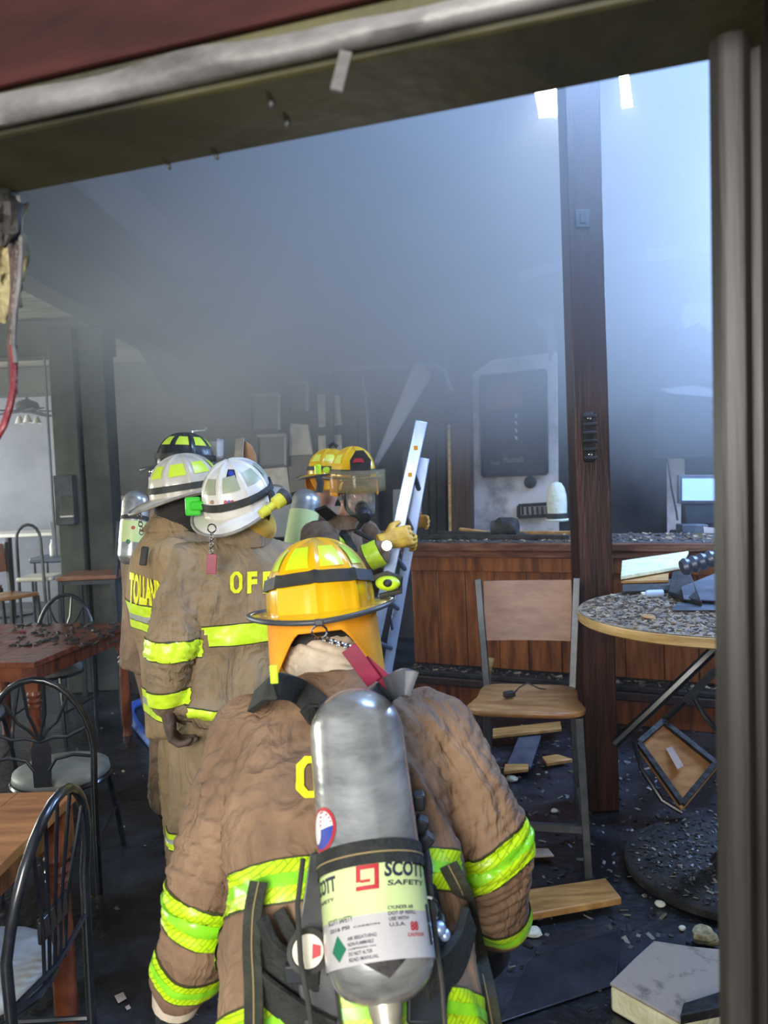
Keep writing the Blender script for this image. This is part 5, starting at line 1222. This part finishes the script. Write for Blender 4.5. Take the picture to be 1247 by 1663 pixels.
# ---- officer in white helmet (right of the pair)
def std(hipx, Y, px_neck, neck_y, lean=0): pass
JB = dict(hip=P(395, 1110, 2.72), chest=P(395, 960, 2.70), neck=P(392, 872, 2.70), head=P(390, 828, 2.70),
          shL=P(318, 915, 2.62), shR=P(452, 920, 2.78), elL=P(276, 1052, 2.50), elR=P(500, 1040, 2.75), wrL=P(270, 1130, 2.52), wrR=P(515, 1110, 2.9), hem=P(385, 1178, 2.66))
JB['hpL'] = JB['hip'] + V((-.12, 0, -.06)); JB['hpR'] = JB['hip'] + V((.10, .02, -.06)); JB['knL'] = V((P(318, 1330, 2.72).x, 2.74, .50)); JB['knR'] = JB['knL'] + V((.27, .06, 0)); JB['anL'] = V((P(325, 1500, 2.72).x, 2.72, .10)); JB['anR'] = JB['anL'] + V((.28, .08, 0))
JB['kL'] = .92
tB, cB_, trB = figure('firefighter', 'officer in white helmet with green clip and yellow lamp, lettered tan coat, back turned', JB, m_coatB, 12, vox=.010, shw=.205, amp=.016, hipw=.215, wai=.215)
for p_, ax2, hw, kr in ((P(272, 1052, 2.50), V((.05, 0, 1)), .030, .112), (P(270, 1131, 2.52), V((-.05, 0, 1)), .024, .092)):
    triple(cB_, p_, ax2, hw, near(p_, kr), None, m_hiplain)
armB = lambda q: (q - JB['elL']).length > .12 and (q - JB['wrL']).length > .09 and q.x > P(300, 1000, 2.5).x
triple(cB_, P(380, 1033, 2.5), V((0, 0, 1)), .032, armB, None, m_hiplain)
triple(cB_, P(350, 1168, 2.5), V((.12, 0, 1)), .034, armB, None, m_hiplain)
for gl_, xa, xb in ((OCT, 373, 393), (text_geo('F', .15, .05), 401, 417), (text_geo('F', .15, .05), 426, 443)):
    decal(cB_, 'back_letter', gl_, [(xa, 964), (xb, 963), (xb, 928), (xa, 929)], m_letter, .005)
triple(trB, V((JB['anL'].x, 2.72, .50 - .02)), UP, .03, lambda q: q.x < JB['hip'].x + .02, m_silver, m_hiplain)
gB = glove('glove', P(272, 1146, 2.52), V((.05, .1, -1)), V((.9, .2, 0)), -1, m_gloveb, tB, 1.12, (.7, .7, .5))
voxel('hood', MB().ell(P(398, 858, 2.72), .105, .105, .085, n=24), m_hoodg, tB, .009, 2, .006, 14, .5, 4)
hB, TB = helmet(tB, P(388, 815, 2.70), rotm(math.radians(-12), math.radians(17), math.radians(-6)), m_hwhite, m_trimw, m_rubber, mat('faded_reflector', (.34, .37, .24), None, rough=.35), 1.0, None, band_z=.016, ref_el=(.45, .85), brim_drop=.035, brim_back=.195)
# leather front piece seen over the crown
mk('front_piece', MB().prism([TB @ V(q) for q in ((-.04, .125, .07), (.04, .125, .07), (.042, .145, .12), (.032, .152, .15), (.012, .158, .17), (-.012, .158, .17), (-.032, .152, .15), (-.042, .145, .12))], TB.to_3x3() @ V((0, .006, 0))), m_crate, hB, bevel=.002)
mk('front_holder', MB().ribbon([TB @ V(q) for q in ((0, .09, .125), (0, .12, .16), (0, .145, .185))], .03, .006, TB.to_3x3() @ V((1, 0, 0))), m_brass, hB)
mk('wedge_clip', MB().box(TB @ V((-.125, -.085, .032)), (.05, .03, .062), Matrix.Rotation(.3, 3, 'Z')).box(TB @ V((-.100, -.10, .036)), (.05, .02, .03), Matrix.Rotation(-.3, 3, 'Z')), m_greenplastic, hB, bevel=.006)
bB = bvh_of(hB)
decal(hB, 'crown_sticker', text_geo('l', 1, .3), [(367, 777), (384, 777), (381, 763), (370, 763)], m_ink, .002, bB)
decal(hB, 'crown_sticker', text_geo('o', .3, .12), [(371, 774), (380, 774), (380, 766), (371, 766)], m_blue, .004, bB)
for k, (x, m_) in enumerate(((366, m_red), (372, m_blue), (377, m_red), (345, m_crate))):
    decal(hB, 'crown_sticker', text_geo('o', .3, .16), [(x - 3, 819), (x + 3, 819), (x + 3, 812), (x - 3, 812)], m_, .003, bB)
l0 = P(423, 836, 2.50); l1 = P(466, 804, 2.56)
mk('lamp_body', MB().tube([l0, l0.lerp(l1, .25), l0.lerp(l1, .3), l0.lerp(l1, .5), l0.lerp(l1, .55), l0.lerp(l1, .82)], [.014, .018, .013, .014, .022, .024], 14), m_lampyel, hB)
mk('lamp_head', MB().tube([l0.lerp(l1, .80), l0.lerp(l1, .95), l1], [.026, .03, .024], 16), m_slate, hB)
mk('lamp_clamp', MB().tube([TB @ V((.13, -.02, .02)), l0.lerp(l1, .5)], .012, 8), m_rubber, hB)
mk('chin_strap', MB().ribbon([TB @ V((.12, -.03, -.01)), P(432, 848, 2.68), P(438, 862, 2.70)], .02, .004, (1, 0, 0)), m_rubber, hB)
ra_ = P(344, 858, 2.44); mk('key_ring', MB().tube([ra_ + V((math.cos(a) * .013, 0, math.sin(a) * .013)) for a in [2 * pi * k / 12 for k in range(12)]], .0025, 6, closed=True), m_chrome, hB)
chain(hB, ra_ + V((0, 0, -.012)), P(343, 899, 2.43), m_chrome, 6, .005)
mk('accountability_tag', MB().bar(P(344, 900, 2.42), P(343, 932, 2.42), .030, .003, (1, 0, 0)), m_tag, hB, bevel=.001)

# ---- officer on the left, white helmet in profile
JC = dict(hip=P(316, 1120, 3.15), chest=P(288, 960, 3.15), neck=P(280, 850, 3.15), head=P(300, 812, 3.18),
          shL=P(320, 905, 3.30), shR=P(280, 910, 3.02), elL=P(330, 1030, 3.35), elR=P(304, 1035, 3.00), wrL=P(376, 1090, 3.45), wrR=P(304, 1105, 3.1), hem=P(322, 1185, 3.12))
JC['toe'] = V((.17, .06, 0))
JC['hpL'] = JC['hip'] + V((.02, .10, -.06)); JC['hpR'] = JC['hip'] + V((0, -.08, -.06)); JC['knL'] = V((P(312, 1300, 3.2).x, 3.30, .5)); JC['knR'] = V((P(308, 1300, 3.1).x, 3.08, .5)); JC['anL'] = V((P(322, 1400, 3.2).x, 3.32, .1)); JC['anR'] = V((P(318, 1400, 3.1).x, 3.06, .1))
tC, cC, trC = figure('firefighter', 'officer in cream helmet with black band, leftmost, side lettering low on tan coat', JC, m_coatC, 23, vox=.011, shw=.17, amp=.010, sidev=(.72, .69, 0), hipw=.165, wai=.17)
tB.location.x += 0
cs_ = lambda q: q.x < P(276, 1000, 2.9).x
triple(cC, P(240, 993, 2.98), V((.12, 0, 1)), .021, cs_, None, m_hiplain); triple(cC, P(240, 1020, 2.98), V((.12, 0, 1)), .016, cs_, None, m_hiplain)
band(cC, P(240, 1006, 2.98), V((.12, 0, 1)), .014, cs_, m_silver, 'band_stripe', .003)
triple(cC, P(248, 1150, 2.98), V((.1, 0, 1)), .045, lambda q: True, m_silver, m_hiplain)
decal(cC, 'side_lettering', text_geo('TOLLAND', .15, .05), [(211, 980), (263, 986), (262, 945), (213, 928)], m_letter, .006)
mk('radio_clip', MB().bar(P(236, 888, 2.90), P(232, 918, 2.90), .025, .02), m_rubber, tC, bevel=.004)
voxel('hood', MB().ell(P(300, 832, 3.17), .115, .115, .10, n=24), m_darkcloth, tC, .009, 2, .006, 14, .5, 4)
hC, TCc = helmet(tC, P(303, 798, 3.15), rotm(math.radians(-62), math.radians(7), math.radians(0)), m_hwhite2, m_trimw, m_rubber, mat('lime_reflector', (.62, .80, .05), None, rough=.3), 1.0, None, band_z=.010, ref_el=(.42, .82), brim_drop=.04, brim_back=.23)
chain(hC, P(226, 828, 3.0), P(230, 868, 3.0), m_chrome, 6, .006)
glove('glove', JC['wrR'], V((.2, .1, -1)), V((.9, .2, 0)), 1, m_gloveb, tC, 1.1)

# ---- firefighter behind them in the black helmet
JD = dict(hip=P(262, 1040, 4.0), chest=P(262, 900, 4.0), neck=P(285, 805, 4.0), head=P(300, 765, 4.0),
          shL=P(300, 850, 4.18), shR=P(250, 850, 3.88), elL=P(320, 940, 4.25), elR=P(262, 950, 3.95), wrL=P(350, 960, 4.2), wrR=P(300, 985, 4.0), hem=P(262, 1080, 4.0))
JD['toe'] = V((.17, .06, 0)); JD['hpL'] = JD['hip'] + V((.04, .10, -.06)); JD['hpR'] = JD['hip'] + V((0, -.08, -.06))
JD['knL'] = V((JD['hip'].x + .05, 4.12, .5)); JD['knR'] = V((JD['hip'].x + .05, 3.92, .5)); JD['anL'] = V((JD['hip'].x + .05, 4.14, .1)); JD['anR'] = V((JD['hip'].x + .02, 3.9, .1))
tD, cD, trD = figure('firefighter', 'firefighter in black helmet with clear visor, mostly hidden behind the two officers', JD, m_coatE, 31, vox=.014, sidev=(.72, .69, 0), hipw=.17, shw=.17, wai=.17)
hD, TD = helmet(tD, P(302, 752, 4.0), rotm(math.radians(-60), math.radians(-4), 0), m_hblack, m_trim, m_rubber, bpy.data.materials['lime_reflector'], 1.02, None, band_z=.014, ref_el=(.55, .98))
def visor(T, m, parent, tilt=0, z0=-.055, z1=.045, r=.165, a_half=.95, name='visor'):
    vs = []; n = 18
    for i in range(5):
        z = z0 + (z1 - z0) * i / 4
        for j in range(n + 1):
            a = pi / 2 + a_half * (j / n * 2 - 1); vs.append(T @ V((r * .92 * math.cos(a), (r + tilt * (1 - i / 4)) * math.sin(a) + .02, z)))
    fs = [(i * (n + 1) + j, i * (n + 1) + j + 1, (i + 1) * (n + 1) + j + 1, (i + 1) * (n + 1) + j) for i in range(4) for j in range(n)]
    o = mk(name, MB().add(vs, fs), m, parent, smooth=80); s_ = o.modifiers.new('s', 'SOLIDIFY'); s_.thickness = .003; return o
visor(TD, m_glass, hD, .0, .03, .12)
mk('crest_holder', MB().tube([TD @ V((0, .03, .155)), TD @ V((0, .09, .165)), TD @ V((0, .10, .18))], .007, 6), m_brass, hD)
cyD, TDc, LD = cylinder_pack(tD, P(222, 797, 3.80), P(212, 920, 3.72), .062)
for z0_, z1_, m_ in ((.60, .655, m_rubber), (.30, .58, m_lime_lab)): cylpatch('cylinder_label', TDc, .062, LD * z0_, LD * z1_, 0, 2 * pi, .0015, m_, cyD, 32)
bD = bvh_of(cyD); decal(cyD, 'label_mark', text_geo('o', .3, .1), [(205, 884), (212, 884), (212, 876), (205, 876)], m_dkgreen, .004, bD); decal(cyD, 'label_mark', text_geo('o', .3, .1), [(213, 860), (219, 860), (219, 854), (213, 854)], m_red, .004, bD)
mk('alarm_lamp', MB().tube([P(246, 795, 3.6), P(247, 775, 3.6)], .014, 10), m_red, tD); mk('lamp_tip', MB().ell(P(247, 766, 3.6), .014, n=10), m_chrome, tD)

# ---- masked firefighter gripping the ladder
RE = rotm(math.radians(-165), math.radians(-4), 0)
JE = dict(hip=P(508, 1050, 4.38), chest=P(535, 930, 4.28), neck=P(560, 850, 4.22), head=P(578, 805, 4.22),
          shL=P(592, 872, 4.42), shR=P(518, 872, 4.05), elL=P(612, 940, 4.56), elR=P(552, 930, 3.88), wrL=P(628, 880, 4.42), wrR=P(612, 898, 3.86), hem=P(504, 1090, 4.38))
JE['toe'] = V((.17, -.04, 0)); JE['hpL'] = JE['hip'] + V((.02, .10, -.06)); JE['hpR'] = JE['hip'] + V((0, -.10, -.06))
JE['knL'] = V((JE['hip'].x + .02, 4.52, .5)); JE['knR'] = V((JE['hip'].x + .02, 4.26, .5)); JE['anL'] = V((JE['hip'].x + .0, 4.54, .1)); JE['anR'] = V((JE['hip'].x - .02, 4.24, .1))
tE, cE, trE = figure('firefighter', 'masked firefighter in yellow helmet with smoked visor, gripping the ladder', JE, m_coatE, 44, vox=.010, sidev=(.30, -.95, 0), shw=.21, hipw=.19, wai=.19, face=RE)
pE = P(604, 893, 3.87); axE = (JE['wrR'] - JE['elR']).normalized()
triple(cE, pE, axE, .036, near(pE, .13), None, m_hiplain)
pE2 = P(565, 900, 3.95)
triple(cE, JE['wrL'].lerp(JE['elL'], .3), (JE['wrL'] - JE['elL']).normalized(), .045, near(JE['wrL'], .16), None, m_hiplain)
triple(cE, P(566, 893, 3.95), V((1, 0, .25)), .03, near(P(566, 892, 3.93), .085), None, m_hiplain)
# helmet with smoked visor
m_yelref = mat('scuffed_reflector', (.80, .80, .10), None, rough=.35)
hE, TE = helmet(tE, P(574, 772, 4.22), RE, m_hyel, m_trim, m_rubber, m_yelref, 1.02, (m_orange, 0, .4, .09), band_z=.012, refs=(2, 3, 6))
mk('front_piece', MB().prism([TE @ V(q) for q in ((-.05, .155, .0), (.05, .155, .0), (.055, .16, .085), (.02, .15, .135), (-.02, .15, .135), (-.055, .16, .085))], TE.to_3x3() @ V((0, .006, 0))), m_char, hE, bevel=.002)
mk('front_stripe', MB().box((0, 0, 0), (.001, .001, .001)).prism([TE @ V(q) for q in ((-.04, .160, .075), (.04, .160, .075), (.03, .158, .095), (-.03, .158, .095))], TE.to_3x3() @ V((0, .003, 0))), m_red, hE)
visor(TE, m_amber, hE, .01, -.075, .035, .175, 1.15)
# face mask: lens, black rim, regulator, hose
TM = Matrix.Translation(JE['head']) @ RE
mk('mask_rim', MB().tube([TM @ V((.078 * math.cos(a), .088 + .01 * math.sin(a), -.015 + .088 * math.sin(a))) for a in [2 * pi * k / 24 for k in range(24)]], .012, 8, closed=True), m_rubber, tE)
vs = []
for i in range(9):
    el = -1.1 + 2.2 * i / 8
    for j in range(13):
        a = pi / 2 + 1.0 * (j / 12 * 2 - 1); vs.append(TM @ V((.078 * math.cos(a) / .85, .075 + .058 * math.sin(a) * math.cos(el * .9), -.01 + .080 * math.sin(el) / .89)))
mk('mask_lens', MB().add(vs, [(i * 13 + j, i * 13 + j + 1, (i + 1) * 13 + j + 1, (i + 1) * 13 + j) for i in range(8) for j in range(12)]), m_glass, tE, smooth=80)
mk('nose_cup', MB().ell(TM @ V((0, .115, -.055)), .036, .04, .04, n=16, mat=RE), m_rubber, tE)
mk('regulator', MB().lathe([(.001, 0), (.034, 0), (.040, .02), (.040, .05), (.028, .065), (.001, .07)], 20, TM @ Matrix.Translation((0, .13, -.075)) @ Matrix.Rotation(-pi / 2 - .35, 4, 'X')), m_board, tE)
mk('air_hose', MB().tube([TM @ V((.0, .16, -.11)), TM @ V((.04, .15, -.17)), P(610, 880, 4.0), P(590, 905, 4.05)], .014, 10), m_rubber, tE)
mk('mask_strap', MB().ribbon([TM @ V((.085, .06, .0)), TM @ V((.095, .0, -.01)), TM @ V((.08, -.07, .0))], .022, .004, UP), m_rubber, tE)
mk('helmet_lamp', MB().lathe([(.001, -.02), (.016, -.02), (.018, .02), (.014, .025), (.001, .026)], 14, TE @ Matrix.Translation((.135, -.04, .03)) @ Matrix.Rotation(-pi / 2, 4, 'X')), m_limeplastic, hE)
BVE = bvh_of(cE)
def be(px, py, dy=.01):
    h = BVE.ray_cast(CAM, ray(px, py)); q = h[0] if h[0] is not None else P(px, py, 4.0); return q - ray(px, py) * dy
mk('shoulder_strap', MB().ribbon([be(520, 825), be(540, 842), be(555, 870), be(566, 890)], .06, .012, (1, 0, .3)), m_strap, tE)
mk('chest_strap', MB().ribbon([be(560, 868), be(575, 895), be(578, 920)], .035, .012, (1, 0, 0)), m_strap_ol, tE)
mk('radio', MB().box(be(557, 842, .04), (.04, .03, .09)), m_plastic, tE, bevel=.005)
gd = (lt1 - lb1).normalized(); gp = P(646, 868, 3.98)
glove('glove', P(626, 878, 3.90), V((.85, .25, .15)), V((.2, .9, -.2)), 1, m_glovey, tE, 1.25, (.75, .85, .6), .0045)
glove('glove', P(640, 878, 4.36), V((.85, -.2, -.05)), V((.1, -.9, -.2)), -1, m_glovey, tE, 1.1, (.75, .85, .6), .006)
# hand lamp shining at the camera
lc = P(628, 886, 3.80); LT = Matrix.Translation(lc) @ (CAM - lc).to_track_quat('Z', 'Y').to_matrix().to_4x4()
hl = mk('hand_lamp', MB().lathe([(.001, -.11), (.016, -.11), (.017, -.03), (.026, -.005), (.028, .012), (.024, .012), (.018, -.002), (.001, -.003)], 22, LT), m_plastic, tE)
mk('lamp_lens', MB().lathe([(.001, .002), (.023, .002), (.023, .006), (.001, .007)], 22, LT), emis('hand_lamp_light', (1.0, .97, .80), 45), hl)
ll = bpy.data.lights.new('hand_lamp_beam', 'SPOT'); ll.energy = 16; ll.color = (1, .96, .80); ll.spot_size = math.radians(110); ll.spot_blend = .6; ll.shadow_soft_size = .02
lo_ = bpy.data.objects.new('hand_lamp_beam', ll); COL.objects.link(lo_); lo_.matrix_world = Matrix.Translation(lc + (CAM - lc).normalized() * .02) @ (lc - CAM).to_track_quat('Z', 'Y').to_matrix().to_4x4()
lo_.rotation_euler = (CAM - lc).to_track_quat('-Z', 'Y').to_euler()
# ---- second yellow helmet just behind
JF = dict(hip=P(520, 1030, 5.07), chest=P(522, 920, 5.07), neck=P(528, 835, 5.07), head=P(532, 795, 5.07),
          shL=P(560, 862, 5.24), shR=P(495, 865, 4.94), elL=P(600, 930, 5.30), elR=P(505, 950, 4.87), wrL=P(662, 850, 5.17), wrR=P(540, 1000, 4.92), hem=P(520, 1070, 5.07))
JF['toe'] = V((.17, -.04, 0)); JF['hpL'] = JF['hip'] + V((.02, .10, -.06)); JF['hpR'] = JF['hip'] + V((0, -.10, -.06))
JF['knL'] = V((JF['hip'].x + .05, 5.20, .5)); JF['knR'] = V((JF['hip'].x + .05, 4.98, .5)); JF['anL'] = V((JF['hip'].x + .05, 5.22, .1)); JF['anR'] = V((JF['hip'].x + .02, 4.94, .1))
tF, cF, trF = figure('firefighter', 'firefighter in yellow helmet directly behind the masked one, mostly hidden', JF, m_coatE, 57, vox=.014, sidev=(.30, -.95, 0), hipw=.17, shw=.17, wai=.17)
hF, TF = helmet(tF, P(536, 768, 5.04), rotm(math.radians(-60), math.radians(-3), 0), m_hyel, m_trim, m_rubber, m_yelref, 1.02, (m_orange, 0, .4, .10), band_z=.012)
mk('helmet_lamp', MB().lathe([(.001, -.03), (.02, -.03), (.022, .02), (.014, .03), (.001, .031)], 14, Matrix.Translation(P(516, 762, 4.87))), m_limeplastic, hF)
mk('lamp_clamp', MB().tube([P(516, 772, 4.87), P(520, 785, 4.87), P(518, 800, 4.87)], .022, 8), m_rubber, hF)
mk('crown_lamp', MB().tube([P(534, 726, 4.92), P(541, 720, 4.92), P(548, 726, 4.92)], .012, 8), m_rubber, hF)
glove('glove', JF['wrL'], V((.9, -.1, .1)), V((0, -.9, -.3)), -1, mat('orange_glove', (.45, .22, .03), (.62, .32, .06), 20, rough=.7, bump=.4), tF, 1.1, (.6, .7, .6), .007)
cyF, TFc, LF = cylinder_pack(tF, P(500, 795, 4.74), P(482, 905, 4.62), .088)
cylpatch('cylinder_label', TFc, .088, LF * .15, LF * .66, 0, 2 * pi, .0015, m_lime_lab, cyF, 32)
mk('harness', MB().box(P(478, 880, 4.77), (.35, .12, .06)), m_strap, tF, bevel=.02)

# ------------------------------------------------------------------ smoke and mist cone
SM0, SM1, SDEN = 1.75, 3.4, .55
sm, nt, b = newmat('smoke'); L = nt.links; nt.nodes.remove(b)
tc = NN(nt, 'ShaderNodeNewGeometry'); sx_ = NN(nt, 'ShaderNodeSeparateXYZ'); L.new(tc.outputs['Position'], sx_.inputs[0])
nz = NN(nt, 'ShaderNodeTexNoise'); nz.inputs['Scale'].default_value = .55; nz.inputs['Detail'].default_value = 3; L.new(tc.outputs['Position'], nz.inputs['Vector'])
nm_ = NN(nt, 'ShaderNodeMath', operation='MULTIPLY_ADD'); nm_.inputs[1].default_value = 1.7; nm_.inputs[2].default_value = -.85; L.new(nz.outputs['Fac'], nm_.inputs[0])
ad = NN(nt, 'ShaderNodeMath', operation='ADD'); L.new(sx_.outputs['Z'], ad.inputs[0]); L.new(nm_.outputs[0], ad.inputs[1])
ky = NN(nt, 'ShaderNodeMath', operation='MULTIPLY_ADD'); ky.inputs[1].default_value = .13; ky.inputs[2].default_value = -.58; L.new(sx_.outputs['Y'], ky.inputs[0])
kx = NN(nt, 'ShaderNodeMath', operation='MULTIPLY_ADD'); kx.inputs[1].default_value = .12; L.new(sx_.outputs['X'], kx.inputs[0]); L.new(ky.outputs[0], kx.inputs[2])
ad2 = NN(nt, 'ShaderNodeMath', operation='ADD'); L.new(ad.outputs[0], ad2.inputs[0]); L.new(kx.outputs[0], ad2.inputs[1]); ad = ad2
mr = NN(nt, 'ShaderNodeMapRange'); mr.interpolation_type = 'SMOOTHSTEP'; mr.inputs['From Min'].default_value = SM0; mr.inputs['From Max'].default_value = SM1; mr.inputs['To Min'].default_value = 0.006; mr.inputs['To Max'].default_value = SDEN
L.new(ad.outputs[0], mr.inputs['Value'])
vsct = NN(nt, 'ShaderNodeVolumeScatter'); vsct.inputs['Color'].default_value = (.80, .84, .90, 1); vsct.inputs['Anisotropy'].default_value = 0.0
mx_ = NN(nt, 'ShaderNodeMapRange'); mx_.interpolation_type = 'SMOOTHSTEP'; mx_.inputs['From Min'].default_value = -3.0; mx_.inputs['From Max'].default_value = -1.6; mx_.inputs['To Min'].default_value = .22; mx_.inputs['To Max'].default_value = 1
L.new(sx_.outputs['X'], mx_.inputs['Value']); mm_ = NN(nt, 'ShaderNodeMath', operation='MULTIPLY'); L.new(mr.outputs[0], mm_.inputs[0]); L.new(mx_.outputs[0], mm_.inputs[1])
L.new(mm_.outputs[0], vsct.inputs['Density']); L.new(vsct.outputs[0], nt.nodes['Material Output'].inputs['Volume'])
smoke = solo('smoke', MB().box((-1.35, 6.55, 2.7), (12.8, 8.2, 5.0)), sm, 'blue-grey smoke filling the upper part of the burnt room', 'smoke', kind='stuff', smooth=0)
sw, nt, b = newmat('cone_mist'); nt.nodes.remove(b); vs_ = NN(nt, 'ShaderNodeVolumeScatter'); vs_.inputs['Density'].default_value = 7; vs_.inputs['Color'].default_value = (.97, .97, 1, 1)
nt.links.new(vs_.outputs[0], nt.nodes['Material Output'].inputs['Volume'])
s0, s1 = P(611, 752, 5.2), P(684, 606, 6.3)  # pale scattering cone, widening upward
solo('mist_cone', MB().tube([s0, s0.lerp(s1, .3), s0.lerp(s1, .65), s1], [.018, .04, .062, .085], 20), sw, 'thin pale cone of mist rising behind the masked firefighter helmet', 'water spray', kind='stuff')
